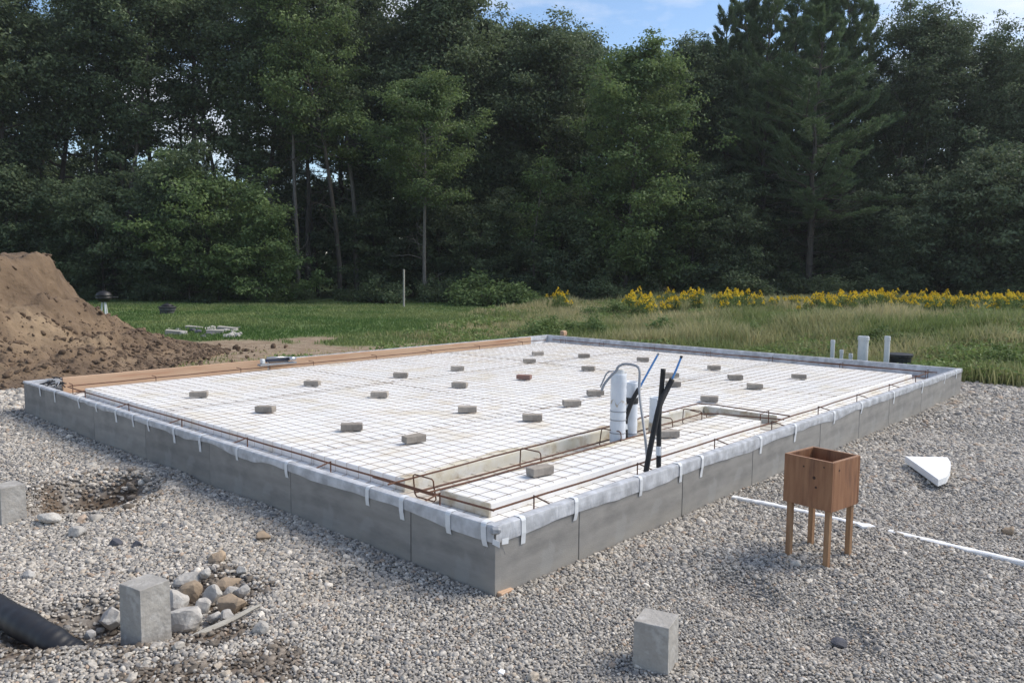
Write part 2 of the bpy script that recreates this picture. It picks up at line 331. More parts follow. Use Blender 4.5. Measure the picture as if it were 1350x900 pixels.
def sheetmat():
    m = bpy.data.materials.new('milky_sheeting'); m.use_nodes = True; t = m.node_tree; b = t.nodes['Principled BSDF']; o = t.nodes['Material Output']
    tc = t.nodes.new('ShaderNodeTexCoord'); n = t.nodes.new('ShaderNodeTexNoise'); n.inputs['Scale'].default_value = 9; n.inputs['Detail'].default_value = 7
    t.links.new(tc.outputs['Object'], n.inputs['Vector'])
    x = t.nodes.new('ShaderNodeMixRGB'); x.inputs[1].default_value = (0.50, 0.52, 0.56, 1); x.inputs[2].default_value = (0.76, 0.78, 0.82, 1)
    t.links.new(n.outputs['Fac'], x.inputs[0]); t.links.new(x.outputs[0], b.inputs['Base Color']); b.inputs['Roughness'].default_value = 0.38
    bm = t.nodes.new('ShaderNodeBump'); bm.inputs['Strength'].default_value = 0.55; bm.inputs['Distance'].default_value = 0.012
    n2 = t.nodes.new('ShaderNodeTexNoise'); n2.inputs['Scale'].default_value = 9; n2.inputs['Detail'].default_value = 5; n2.inputs['Distortion'].default_value = 1.2
    mp = t.nodes.new('ShaderNodeMapping'); mp.inputs['Scale'].default_value = (2.6, 1, 0.8); mp.inputs['Rotation'].default_value = (0, 0.5, 0); t.links.new(tc.outputs['Object'], mp.inputs[0]); t.links.new(mp.outputs[0], n2.inputs['Vector']); t.links.new(n2.outputs['Fac'], bm.inputs['Height']); t.links.new(bm.outputs[0], b.inputs['Normal'])
    tr = t.nodes.new('ShaderNodeBsdfTransparent'); ms = t.nodes.new('ShaderNodeMixShader')
    mr = t.nodes.new('ShaderNodeMapRange'); mr.inputs[1].default_value = 0.35; mr.inputs[2].default_value = 0.65; mr.inputs[3].default_value = 0.45; mr.inputs[4].default_value = 0.15
    t.links.new(n.outputs['Fac'], mr.inputs[0]); t.links.new(mr.outputs[0], ms.inputs[0])
    t.links.new(b.outputs[0], ms.inputs[1]); t.links.new(tr.outputs[0], ms.inputs[2]); t.links.new(ms.outputs[0], o.inputs[0])
    return m
M['sheet'] = sheetmat()

# ------------------------------------------------------------------ terrain
LX, LY, HW = 10.195, 8.133, 0.40
def in_pad(x, y): return (x < 11.9+0.5*vnoise(x, y, 1.7, 3)) & (y < 10.3+0.8*vnoise(x, y, 2.0, 4)) & ~((x > LX+0.15+0.5*vnoise(x, y, 1.3, 8)) & (y > 0.6+0.5*vnoise(x, y, 1.2, 9))) & ~((y > LY+0.2) & (x > 1.0))
def pad_z(x, y):
    z = 0.03*vnoise(x, y, 1.6, 1)+0.022*vnoise(x, y, 0.45, 2)
    def pit(cx, cy, rx, ry, dpt, ang=0.0):
        c, s = math.cos(ang), math.sin(ang); dx = (x-cx)*c+(y-cy)*s; dy = -(x-cx)*s+(y-cy)*c
        r = np.sqrt((dx/rx)**2+(dy/ry)**2)+0.25*vnoise(x, y, 0.3, 6); return -dpt*(1-sstep(0.45, 1.0, r)) + 0.028*min(1, (dpt/0.15)**2)*np.exp(-((r-1.12)/0.16)**2)
    z = z + pit(-0.80, 3.78, 0.68, 0.52, 0.26, 0.3) + pit(-1.42, 1.18, 0.62, 0.44, 0.10, -0.3) + pit(-1.82, 1.42, 0.4, 0.34, 0.07, 0.2)
    z = z + pit(1.05, -0.98, 0.42, 0.26, 0.06, 0.5) + pit(0.80, -1.62, 0.36, 0.25, 0.055, 0.3) + pit(4.2, -1.15, 0.3, 0.2, 0.03) + pit(-0.45, 0.75, .4, .25, .035)
    return z
def gz(x, y):                                            # field height
    d = (x-CAM[0])*GF[0]+(y-CAM[1])*GF[1]
    z = 0.10*vnoise(x, y, 5.0, 21)+0.05*vnoise(x, y, 1.4, 22)
    u = (x-CAM[0])*GR[0]+(y-CAM[1])*GR[1]
    z = z + 0.30*sstep(0.5, 5, x-11.9)*sstep(3, 8, u) - 0.04
    return z*sstep(-2, 3, np.maximum(x-11.5, y-9.5))*1.0 - 0.02
def dirtmask(x, y):
    d = (x-CAM[0])*GF[0]+(y-CAM[1])*GF[1]; u = (x-CAM[0])*GR[0]+(y-CAM[1])*GR[1]
    n = vnoise(x, y, 2.2, 31)+0.6*vnoise(x, y, 0.8, 32)
    near = sstep(0.2, 0.9, 1.3-np.abs(np.maximum(x-LX, y-LY)-0.2)/1.6+0.6*n)
    a = (1-sstep(0.55, 1.0, np.sqrt(((u+4.6)/4.4)**2+((d-17.4)/3.6)**2)+1.1*n-0.22))
    return np.clip(np.maximum(a, near*0.55), 0, 1)
def lawnmask(x, y):
    d = (x-CAM[0])*GF[0]+(y-CAM[1])*GF[1]; u = (x-CAM[0])*GR[0]+(y-CAM[1])*GR[1]
    n = vnoise(x, y, 4.0, 41)+0.5*vnoise(x, y, 1.2, 42)
    return (1-sstep(-3.2, 1.0, u+3.0*n+(26-d)*0.12))*sstep(15, 20, d+3*n)

def grid(x0, x1, nx, y0, y1, ny, warp=None):
    xs = np.linspace(x0, x1, nx+1); ys = np.linspace(y0, y1, ny+1); X, Y = np.meshgrid(xs, ys); X = X.ravel(); Y = Y.ravel()
    i = np.arange(nx)[None, :]+np.arange(ny)[:, None]*(nx+1); i = i.ravel()
    return X, Y, np.stack([i, i+1, i+nx+2, i+nx+1], 1)
# field sheet: fine near, stretched far out
t = np.linspace(-1, 1, 301); wv = 60*t+120*t**5
X, Y = np.meshgrid(wv+18, wv+16); X = X.ravel(); Y = Y.ravel(); nx = 300
i = (np.arange(nx)[None, :]+np.arange(nx)[:, None]*(nx+1)).ravel()
Fq = np.stack([i, i+1, i+nx+2, i+nx+1], 1)
Z = gz(X, Y)
lower = (sstep(-0.2, 0.8, 11.2-X)*sstep(-0.2, 0.8, 9.6-Y)); Z = Z-0.36*lower
setp(link('ground', npmesh('ground', np.stack([X, Y, Z], 1), Fq, True, {'lawn': lawnmask(X, Y), 'dirt': dirtmask(X, Y)}), M['ground']), kind='structure')
# gravel pad
X, Y, Fq = grid(-8, 12.6, 300, -8, 11.2, 280)
ins = in_pad(X, Y)
Z = pad_z(X, Y); Z = np.where(ins, Z, -0.16)
foot = (X > 0.15) & (X < LX-0.15) & (Y > 0.15) & (Y < LY-0.15); Z = np.where(foot, -0.10, Z)
setp(link('gravel_pad', npmesh('gravel_pad', np.stack([X, Y, Z-0.006], 1), Fq, True), M['gravelbed']), kind='structure')

# ------------------------------------------------------------------ gravel stones (uncountable): points + instancing
def stone_points():
    P = []
    def band(d0, d1, s):
        n0 = int((d1-d0)/s); D = []
        for k in range(n0):
            d = d0+(k+0.5)*s; uw = 0.66*d+1.2; u = np.arange(-uw, uw, s)+(s/2 if k % 2 else 0)
            D.append(np.stack([u, np.full(len(u), d)], 1))
        D = np.concatenate(D); D += rng.uniform(-0.42, 0.42, D.shape)*s
        x = CAM[0]+GF[0]*D[:, 1]+GR[0]*D[:, 0]; y = CAM[1]+GF[1]*D[:, 1]+GR[1]*D[:, 0]
        ok = in_pad(x, y) & ~((x > -0.005) & (x < LX+0.005) & (y > -0.005) & (y < LY+0.005)) & ~((x > LX) & (y > 1.5)) & ~((y > LY) & (x > 1.2)); x = x[ok]; y = y[ok]
        sz = s*(0.40+0.5*rng.random(len(x))**1.6)*np.where(rng.random(len(x)) < 0.06, 1.6, 1.0)*np.where(rng.random(len(x)) < 0.012, 1.7, 1.0)
        sz *= 1+0.55*vnoise(x, y, 1.1, 55)
        P.append(np.stack([x, y, pad_z(x, y)+sz*0.12, sz], 1))
    band(2.6, 4.6, 0.0172); band(4.6, 6.6, 0.0195); band(6.6, 9.5, 0.026); band(9.5, 17, 0.042)
    return np.concatenate(P)
P = stone_points()
# sunken hollows: damp brown soil and stones
PATCH = [(-1.90, 1.36, 0.42, .8), (-1.62, 1.02, 0.30, .85), (-1.38, 0.80, 0.24, .8), (-0.80, 3.78, 0.60, .12), (-0.45, 4.0, 0.25, .35), (-1.33, 0.28, 0.24, .3), (-1.0, 1.25, 0.28, .3), (-1.75, 0.35, .3, .3)]
def soilmask(x, y, full=False):
    o = np.zeros(len(x))
    for cx, cy, r_, k in PATCH: o = np.maximum(o, (1 if full else k)*(1-sstep(0.45, 1.15, np.hypot(x-cx, y-cy)/r_+0.7*vnoise(x, y, 0.14, 77)+0.4*vnoise(x, y, 0.05, 78))))
    return o
sm_ = soilmask(P[:, 0], P[:, 1]); full = soilmask(P[:, 0], P[:, 1], True)
P = P[rng.random(len(P)) > sm_*0.85]; full = soilmask(P[:, 0], P[:, 1], True)
dmp = rng.random(len(P)) < full*0.75; PD = P[dmp].copy(); P = P[~dmp]; PD[:, 3] *= 1+0.6*rng.random(len(PD))**2
me = bpy.data.meshes.new('gravel_stones'); me.vertices.add(len(P)); me.vertices.foreach_set('co', P[:, :3].astype(np.float32).ravel())
a = me.attributes.new('size', 'FLOAT', 'POINT'); a.data.foreach_set('value', P[:, 3].astype(np.float32))
gs = link('gravel_stones', me); setp(gs, 'grey mixed gravel covering the ground round the slab', 'gravel', kind='stuff')
def scatter_tree(name, material, variants=7, flat=(0.75, 0.42), noise=0.55):
    ng = bpy.data.node_groups.new(name, 'GeometryNodeTree')
    ng.interface.new_socket('Geometry', in_out='INPUT', socket_type='NodeSocketGeometry'); ng.interface.new_socket('Geometry', in_out='OUTPUT', socket_type='NodeSocketGeometry')
    N = ng.nodes; Lk = ng.links; gi = N.new('NodeGroupInput'); go = N.new('NodeGroupOutput')
    g2i = N.new('GeometryNodeGeometryToInstance')
    for v in range(variants):
        ic = N.new('GeometryNodeMeshIcoSphere'); ic.inputs['Radius'].default_value = 1.0; ic.inputs['Subdivisions'].default_value = 2
        sp = N.new('GeometryNodeSetPosition'); pos = N.new('GeometryNodeInputPosition')
        nzn = N.new('ShaderNodeTexNoise'); nzn.noise_dimensions = '4D'; nzn.inputs['W'].default_value = v*7.3; nzn.inputs['Scale'].default_value = 0.75; nzn.inputs['Detail'].default_value = 1.5
        Lk.new(pos.outputs[0], nzn.inputs['Vector'])
        sub = N.new('ShaderNodeVectorMath'); sub.operation = 'SUBTRACT'; Lk.new(nzn.outputs['Color'], sub.inputs[0]); sub.inputs[1].default_value = (0.5, 0.5, 0.5)
        sc = N.new('ShaderNodeVectorMath'); sc.operation = 'SCALE'; sc.inputs['Scale'].default_value = noise*3; Lk.new(sub.outputs[0], sc.inputs[0])
        Lk.new(ic.outputs['Mesh'], sp.inputs['Geometry']); Lk.new(sc.outputs[0], sp.inputs['Offset'])
        tf = N.new('GeometryNodeTransform'); Lk.new(sp.outputs[0], tf.inputs['Geometry'])
        r = random.Random(v*3+1); tf.inputs['Scale'].default_value = (1.0, r.uniform(flat[0]-0.1, flat[0]+0.2), r.uniform(flat[1], flat[1]+0.25))
        sm = N.new('GeometryNodeSetMaterial'); sm.inputs['Material'].default_value = material; Lk.new(tf.outputs[0], sm.inputs['Geometry'])
        ss = N.new('GeometryNodeSetShadeSmooth'); Lk.new(sm.outputs[0], ss.inputs['Geometry']); ss.inputs['Shade Smooth'].default_value = (v % 3 == 0)
        Lk.new(ss.outputs[0], g2i.inputs[0])
    iop = N.new('GeometryNodeInstanceOnPoints'); Lk.new(gi.outputs[0], iop.inputs['Points']); Lk.new(g2i.outputs[0], iop.inputs['Instance'])
    iop.inputs['Pick Instance'].default_value = True
    ri = N.new('FunctionNodeRandomValue'); ri.data_type = 'INT'; ri.inputs[4].default_value = 0; ri.inputs[5].default_value = variants-1; ri.inputs['Seed'].default_value = 3
    Lk.new(ri.outputs[2], iop.inputs['Instance Index'])
    rv = N.new('FunctionNodeRandomValue'); rv.data_type = 'FLOAT_VECTOR'; rv.inputs[0].default_value = (-0.5, -0.5, 0); rv.inputs[1].default_value = (0.5, 0.5, 6.28); rv.inputs['Seed'].default_value = 8
    Lk.new(rv.outputs[0], iop.inputs['Rotation'])
    at_ = N.new('GeometryNodeInputNamedAttribute'); at_.data_type = 'FLOAT'; at_.inputs['Name'].default_value = 'size'; Lk.new(at_.outputs[0], iop.inputs['Scale'])
    Lk.new(iop.outputs[0], go.inputs[0]); return ng
md = gs.modifiers.new('scatter', 'NODES'); md.node_group = scatter_tree('gravel_scatter', M['gravel'])
me = bpy.data.meshes.new('damp_gravel'); me.vertices.add(len(PD)); me.vertices.foreach_set('co', PD[:, :3].astype(np.float32).ravel())
a = me.attributes.new('size', 'FLOAT', 'POINT'); a.data.foreach_set('value', PD[:, 3].astype(np.float32))
o = link('damp_gravel', me); setp(o, 'dark brown muddy gravel lying in the hollows', 'gravel', kind='stuff')
o.modifiers.new('scatter', 'NODES').node_group = scatter_tree('damp_scatter', mat('muddy_stone', (0.13, 0.105, 0.08), 0.9, var=(0.21, 0.18, 0.15), scale=1.5, objvar=0.45), 4)
pm = bpy.data.objects['gravel_pad'].data; co = np.zeros(len(pm.vertices)*3, np.float32); pm.vertices.foreach_get('co', co); co = co.reshape(-1, 3)
a = pm.attributes.new('soil', 'FLOAT', 'POINT'); a.data.foreach_set('value', soilmask(co[:, 0], co[:, 1], True).astype(np.float32))
t = M['gravelbed'].node_tree; b = t.nodes['Principled BSDF']; src = b.inputs['Base Color'].links[0].from_socket
an = t.nodes.new('ShaderNodeAttribute'); an.attribute_name = 'soil'; x = t.nodes.new('ShaderNodeMixRGB'); t.links.new(an.outputs['Fac'], x.inputs[0]); t.links.new(src, x.inputs[1]); x.inputs[2].default_value = (0.12, 0.085, 0.058, 1); t.links.new(x.outputs[0], b.inputs['Base Color'])
print('stones', len(P), len(PD))

# ------------------------------------------------------------------ foundation wall
wall = empty('foundation_wall', (0, 0, 0))
setp(wall, 'low grey concrete panel wall round the white foam slab', 'wall')
TH = 0.055
def wall_side(p0, p1, seams, inward):
    p0 = np.array(p0, float); p1 = np.array(p1, float); L = np.linalg.norm(p1-p0); d = (p1-p0)/L
    cuts = [0]+list(seams)+[L]
    for a, b in zip(cuts[:-1], cuts[1:]):
        mb = MB(); mb.box((0.0025, 0, -0.12), (b-a-0.0025, TH, HW-0.004+random.uniform(-0.002, 0.002)), 0.003)
        ang = math.atan2(d[1], d[0]); o = p0+d*a
        off = random.uniform(-0.0025, 0.0025)
        n = np.array([-d[1], d[0]])
        q = mb.build('concrete_panel', M['concrete'], wall, (o[0]+n[0]*off, o[1]+n[1]*off, 0), (0, 0, ang))
seamL = [0.734, 2.101, 3.346, 4.613, 5.877, 7.377]; seamR = [0.785, 2.067, 3.242, 4.743, 5.848, 6.863, 8.161, 9.326]
# interior lies to the left of each direction: right side runs +X with n=+Y ; left side runs from (0,LY) to (0,0) with n=+X
wall_side((0.0005, 0), (LX, 0), seamR, 1)
wall_side((0, LY), (0, -0.0014), [LY-s for s in seamL[::-1]], 1)
wall_side((LX, TH), (LX, LY), [1.2, 2.45, 3.7, 4.95, 6.2, 7.4], 1)
wall_side((LX-TH, LY), (TH, LY), [1.3, 2.6, 3.9, 5.2, 6.5, 7.8, 9.1], 1)
MB().box((0.0, -0.02, -0.02), (0.12, 0.03, 0.02), 0.004).build('orange_shim', M['lumber'], wall, (0.02, -0.012, -0.005), (0.1, 0.05, 0.1))

# foam insulation
foam = empty('foam_insulation', (0, 0, 0)); setp(foam, 'white foam insulation beds inside the concrete wall', 'insulation')
ZF, ZT = 0.31, 0.215
XA, XB, YA, YB, YC = 0.53, 4.56, 0.545, 1.03, 1.42    # island and beam trench
XC = 4.95; E_ = 0.52
MB().box((TH+0.004, TH+0.004, 0.02), (LX-TH-0.004, LY-TH-0.004, ZT), 0.002).build('trench_floor', M['foam_old'] if False else M['foam'], foam)
def foampanel(a, b):
    MB().box((a[0], a[1], ZT+0.001), (b[0], b[1], ZF+random.uniform(-0.002, 0.002)), 0.006).build('foam_panel', M['foam'], foam)
foampanel((XA, YA), (XB, YB))
xs = [XA, 2.95, 5.4, 7.85, LX-E_]; ys = [YC, 2.64, 3.86, 5.08, 6.3, LY-E_]
for i in range(4):
    for j in range(5): foampanel((xs[i]+0.0008, ys[j]+0.0008), (xs[i+1]-0.0008, ys[j+1]-0.0008))
foampanel((XC, YA), (7.4, YC-0.001)); foampanel((7.402, YA), (LX-E_, YC-0.001))
# weathered edging strips along the trenches
def edging(a, b): MB().box(a, b, 0.003).build('weathered_edge', M['foam_old'], foam)
edging((XA-0.012, YC-0.012, ZT+0.002), (XC-0.02, YC-0.0005, ZF+0.004)); edging((XA-0.012, YA, ZT+0.002), (XA-0.0005, YB, ZF+0.003))
edging((XB+0.0005, YA, ZT+0.002), (XB+0.012, YB, ZF+0.002)); edging((XC-0.013, YA, ZT+0.002), (XC-0.0005, YC-0.013, ZF+0.004))
MB().box((XA-0.3, YB+0.002, ZT+0.0015), (XC-0.014, YC-0.014, ZT+0.005)).build('stained_floor', M['trench'], foam)
MB().box((XB+0.014, YA-0.1, ZT+0.0015), (XC-0.016, YB+0.0015, ZT+0.005)).build('stained_floor', M['trench'], foam)
def stain(x0, x1, ye, sgn, wid, seed):                  # mud stain with a ragged edge along a trench
    xs_ = np.linspace(x0, x1, 90); ww = np.maximum(0.012, wid*(0.6+1.5*vnoise(xs_, xs_*0, 0.5, seed)+0.7*vnoise(xs_, xs_*0, 0.12, seed+1)))
    vs_ = [(x, ye, ZF+0.0032) for x in xs_]+[(x, ye+sgn*q, ZF+0.0030) for x, q in zip(xs_, ww)]
    MB().add(vs_, [(i, i+1, 91+i, 90+i) if sgn > 0 else (i+1, i, 90+i, 91+i) for i in range(89)]).build('mud_stain', M['foam_old'], foam)
stain(XA+0.01, 4.85, YC+0.002, 1, 0.15, 5); stain(XA+0.01, XB-0.01, YB-0.006, -1, 0.05, 15)

# surface profile for the wire mesh
def surf(x, y):
    if x < XA-0.02 or y < YA or x > LX-E_ or y > LY-E_: return ZT
    if y < YB and x < XB: return ZF
    if y > YC or x > XC: return ZF
    return ZT
def wire_path(fixed, a, b, axis, base):
    s = np.arange(a, b+1e-6, 0.02); pts = []; last = None
    for k, v in enumerate(s):
        x, y = (v, fixed) if axis == 0 else (fixed, v)
        z = surf(x, y)+base
        if last is not None and abs(z-last[2]) > 0.01:
            pts.append((x, y, last[2]) if z > last[2] else (last[0], last[1], last[2])); pts.append((x, y, z))
            if z < last[2]: pts.append((x, y, z))
        elif k in (0, len(s)-1): pts.append((x, y, z))
        last = (x, y, z)
    o = [pts[0]]
    for p in pts[1:]:
        if np.linalg.norm(np.array(p)-np.array(o[-1])) > 1e-4: o.append(p)
    return o
CELL = 0.1524
def mesh_sheet(x0, x1, y0, y1, lift, label):
    e = empty('wire_mesh_sheet', ((x0+x1)/2, (y0+y1)/2, ZF)); setp(e, label, 'wire mesh', 'wire mesh sheets over the foam')
    off = np.array([(x0+x1)/2, (y0+y1)/2, ZF])
    def wire(fixed, a, b, ax, base):
        p = wire_path(fixed, a, b, ax, base)
        if len(p) < 2: return
        p = [np.array(q)-off for q in p]
        # slight waviness
        q2 = [p[0]]
        for u_, v_ in zip(p[:-1], p[1:]):
            L = np.linalg.norm(v_-u_); k = max(1, int(L/0.6))
            for j in range(1, k+1):
                q = u_+(v_-u_)*j/k
                if j < k: q = q+np.array([random.uniform(-.006, .006), random.uniform(-.006, .006), random.uniform(0, .008)])
                q2.append(q)
        MB().tube(q2, 0.0024, 4, False).build('wire', M['wire'], e)
    y = y0+0.02
    while y < y1: wire(y, x0, x1, 0, 0.005+lift); y += CELL
    x = x0+0.02
    while x < x1: wire(x, y0, y1, 1, 0.011+lift); x += CELL
x_e = [0.12, 3.60, 6.80, LX-0.12]; y_e = [0.12, 2.72, 5.42, LY-0.14]
nm = [['over the corner by the interior trench', 'round the white pipe stubs', 'at the taped right wall end'],
      ['along the taped left wall', 'in the middle of the foam', 'along the bare back wall'],
      ['beside the lumber board near the clip pile', 'beside the lumber board at the hand tool', 'in the back corner by the wood block']]
for j in range(3):
    for i in range(3):
        mesh_sheet(x_e[i]-(0.13 if i else 0), x_e[i+1], y_e[j]-(0.13 if j else 0), y_e[j+1], 0.003*((i+j) % 2), 'welded steel wire mesh sheet '+nm[j][i])

# plastic sheeting over the wall tops
def sheeting(p0, p1, label, tapes, tape_len, drop, seed, amp=0.02):
    p0 = np.array(p0, float); p1 = np.array(p1, float); L = np.linalg.norm(p1-p0); d = (p1-p0)/L; n = np.array([-d[1], d[0]])
    e = empty('plastic_sheeting', (p0[0], p0[1], HW), math.atan2(d[1], d[0])); setp(e, label, 'plastic sheet', 'plastic sheets wrapped over the wall tops')
    N = int(L/0.03); s = np.linspace(0, L, N+1)
    dr = np.interp(s/L, [0, 1], drop) if hasattr(drop, '__len__') else np.full(N+1, drop)
    lip = np.maximum(0.012, dr+amp*vnoise(s, s*0, 0.5, seed)*2*dr/0.08+amp*0.5*vnoise(s, s*0, 0.13, seed+1))
    bul = 0.0028*(vnoise(s, s*0, 0.22, seed+2)+0.5)+0.0022*(vnoise(s, s*0, 0.07, seed+3)+0.5)
    rows = []
    prof = [(-1, 1.0), (-1, 0.72), (-1, 0.42), (-1, 0.15)]
    for k, (sd, fr) in enumerate(prof):
        bb = bul*(1.5 if k in (1, 2) else 0.9)*(0.7+0.6*(vnoise(s, s*0+k*0.7, 0.1, seed+7)+0.5))
        rows.append(np.stack([s, -0.0045-bb, -lip*fr+0.003], 1))
    rows.append(np.stack([s, np.full(N+1, -0.0035)-0.5*bul, np.full(N+1, 0.001)], 1))
    rows.append(np.stack([s, np.full(N+1, -0.0015)-0.3*bul, np.full(N+1, 0.005)+0.2*bul], 1))
    rows.append(np.stack([s, np.full(N+1, 0.028), np.full(N+1, 0.008)+0.5*bul], 1))
    rows.append(np.stack([s, np.full(N+1, TH+0.003), np.full(N+1, 0.005)+0.3*bul], 1))
    rows.append(np.stack([s, TH+0.006+0.8*bul, np.full(N+1, -0.05)], 1))
    rows.append(np.stack([s, TH+0.005+0.5*bul, np.full(N+1, -0.12)], 1))
    rows.append(np.stack([s, np.full(N+1, TH+0.03)+bul, np.full(N+1, ZT-HW+0.006)], 1))
    V = np.concatenate(rows); R = len(rows); i = (np.arange(N)[None, :]+np.arange(R-1)[:, None]*(N+1)).ravel()
    Fq = np.stack([i, i+1, i+N+2, i+N+1], 1)
    link('sheet', npmesh('sheet', V, Fq, False), M['sheet'], e)
    rr = random.Random(seed)
    for tpos in tapes:
        tl = tape_len*rr.uniform(0.75, 1.2); wd = rr.uniform(0.032, 0.042)/2; sk = rr.uniform(-0.025, 0.025)
        yy = -0.0122; dt = float(np.interp(tpos, s, dr)); tl = max(dt+0.04, tape_len*rr.uniform(0.55, 1.1))
        path = [(0.045, 0.014), (0.004, 0.0135), (yy+0.007, 0.008), (yy, -0.008), (yy, -dt*0.95), (-0.008, -dt-0.022), (-0.0045, -tl)]
        mb = MB(); vs = []; fs = []
        for k, (a, b) in enumerate(path):
            f = k/(len(path)-1)
            for w_ in (-wd, wd):
                vs.append((tpos+w_+sk*f, a, b)); 
            for w_ in (wd, -wd): vs.append((tpos+w_+sk*f, a+0.0015, b-0.0015))
        for k in range(len(path)-1):
            for c in range(4): c2 = (c+1) % 4; fs.append((k*4+c, k*4+c2, k*4+4+c2, k*4+4+c))
        mb.add(vs, fs).build('tape_strip', M['tape'], e)
    return e
tl = [7.51, 7.0, 6.3, 5.79, 5.28, 4.88, 4.54, 4.0, 3.5, 2.86, 2.15, 1.16, 0.82, 0.386, 0.093]
tr = [0.228, 0.75, 1.48, 2.01, 2.356, 3.37, 4.125, 5.09, 5.9, 6.99, 8.19, 9.25, 9.85]
sheeting((0, LY), (0, 0), 'milky plastic sheet taped over the left wall top by the gravel piers', [LY-t_ for t_ in tl], 0.125, (0.018, 0.085), 3, 0.03)
sheeting((0, 0), (LX, 0), 'milky plastic sheet taped over the wall top behind the wooden box', tr, 0.15, (0.09, 0.06), 13, 0.02)
sheeting((LX, 0), (LX, LY), 'milky plastic sheet over the back wall before the white pipes', [], 0.15, 0.03, 23, 0.01)
sheeting((LX, LY), (0, LY), 'milky plastic sheet over the wall top under the lumber board', [], 0.15, 0.03, 33, 0.01)
# torn grey corner cap and sideways tape
MB().box((-0.028, -0.012, HW-0.045), (0.03, 0.03, HW-0.005), 0.012, 0.003).build('corner_clip', M['conduit'], wall, (-0.016, -0.018, 0.012), (0.0, 0.0, -0.7))
MB().box((-0.0, -0.0235, HW-0.10), (0.055, -0.022, HW-0.066), 0.0).build('corner_tape', M['tape'], wall, (-0.004, 0.0, 0.0), (0, 0.12, 0))
MB().box((-0.0245, -0.02, HW-0.092), (-0.023, 0.035, HW-0.058), 0.0).build('corner_tape', M['tape'], wall, (0, 0, 0), (0.12, 0, 0))

# ------------------------------------------------------------------ rebar cages
def rebar_cage(label, bars, stirrups):
    e = empty('rebar_cage', (float(bars[0][0][0]), float(bars[0][0][1]), 0)); setp(e, label, 'rebar', 'rusty rebar laid in the trenches')
    off = np.array([bars[0][0][0], bars[0][0][1], 0.0])
    for b in bars:
        c = []
        for u_, v_ in zip(b[:-1], b[1:]):
            u_ = np.array(u_, float); v_ = np.array(v_, float); k = max(1, int(np.linalg.norm(v_-u_)/0.5))
            for j in range(k): c.append(u_+(v_-u_)*j/k+np.array([0, 0, random.uniform(-.007, .004)])*(j > 0))
        c.append(np.array(b[-1], float))
        MB().tube([p-off for p in c], 0.0072, 7).build('bar', M['rust'], e)
    for s in stirrups: MB().tube([np.array(p)-off for p in s], 0.0055, 6).build('stirrup', M['rust'], e)
ZR = 0.338; EI = 0.372
def gam(x, y, dx, dy): # stirrup: post under the bar, arm to the wall
    return [(x, y, ZT+0.004), (x, y, ZR-0.01), (x+0.004, y+0.004, ZR+0.016), (x+dx*0.05, y+dy*0.05, ZR+0.012), (x+dx, y+dy, ZR-0.035)]
lb = [0.86+1.255*k for k in range(6)]
rebar_cage('rusty rebar on posts along the taped left wall', [[(EI, 0.365, ZR), (EI, 3.0, ZR), (EI, 7.72, ZR)], [(EI+0.006, 0.92, ZR-0.018), (EI+0.02, 1.62, ZR-0.02)]],
           [gam(EI-0.008, y, -0.2, 0.02) for y in lb])
rb = [0.76, 2.0, 3.24, 4.42, 5.61, 6.82, 8.03, 9.2]
rebar_cage('rusty rebar on posts along the taped wall behind the wooden box', [[(EI-0.005, EI, ZR+0.002), (5, EI, ZR), (LX-0.35, EI, ZR)]], [gam(x, EI-0.008, 0.02, -0.2) for x in rb])
rebar_cage('two rusty bars along the back wall before the white pipes', [[(LX-0.3, 0.32, 0.345), (LX-0.3, LY-0.4, 0.345)], [(LX-0.28, 0.5, 0.27), (LX-0.28, LY-0.4, 0.27)], [(LX-0.15, 0.3, 0.33), (LX-0.15, LY-0.3, 0.33)]],
           [[(LX-0.31, y, ZT), (LX-0.31, y, 0.36), (LX-0.14, y+0.01, 0.36), (LX-0.14, y+0.01, ZT)] for y in (0.42, 1.7, 2.9, 4.1, 5.3, 6.5, 7.5)])
rebar_cage('rusty rebar along the face of the lumber board', [[(0.42, LY-0.33, 0.335), (LX-0.4, LY-0.31, 0.335)], [(0.5, LY-0.3, 0.25), (LX-0.4, LY-0.3, 0.25)]],
           [[(x, LY-0.345, ZT), (x, LY-0.345, 0.352), (x+0.01, LY-0.2, 0.352)] for x in (0.45, 1.5, 2.75, 4.0, 5.25, 6.5, 7.75, 9.0)])
def beamst(x, y0, y1, zb=0.235, zt=0.40, lean=0.0):
    return [(x+lean, y0, zt-0.05), (x+lean, y0+0.006, zt-0.012), (x+lean, y0+0.022, zt), (x+lean, y1-0.022, zt), (x+lean, y1-0.006, zt-0.012), (x, y1, zb+0.02), (x, y1-0.02, zb), (x, y0+0.02, zb), (x, y0, zb+0.02), (x+lean, y0, zt-0.05)]
bx = [0.47, 1.60, 2.70, 3.62, 4.18]
rebar_cage('rusty rebar cage in the interior trench beside the narrow foam strip',
           [[(0.30, 1.33, 0.335), (2.5, 1.345, 0.36), (4.70, 1.36, 0.375), (4.80, 1.2, 0.37), (4.84, 0.36, 0.35)],
            [(0.44, 1.20, 0.275), (2.4, 1.20, 0.285), (4.55, 1.22, 0.30), (4.66, 1.1, 0.30), (4.70, 0.36, 0.33)],
            [(0.40, 1.00, 0.325), (2.5, 1.02, 0.32), (4.45, 1.06, 0.30)]],
           [beamst(x, 1.015, 1.24, lean=0.02*((k % 3)-1)) for k, x in enumerate(bx)] + [[(4.66, 0.6, ZT), (4.66, 0.6, 0.36), (4.86, 0.6, 0.37), (4.86, 0.6, ZT)], [(4.3, 1.02, ZT), (4.3, 1.03, 0.35), (4.3, 1.22, 0.37)]])

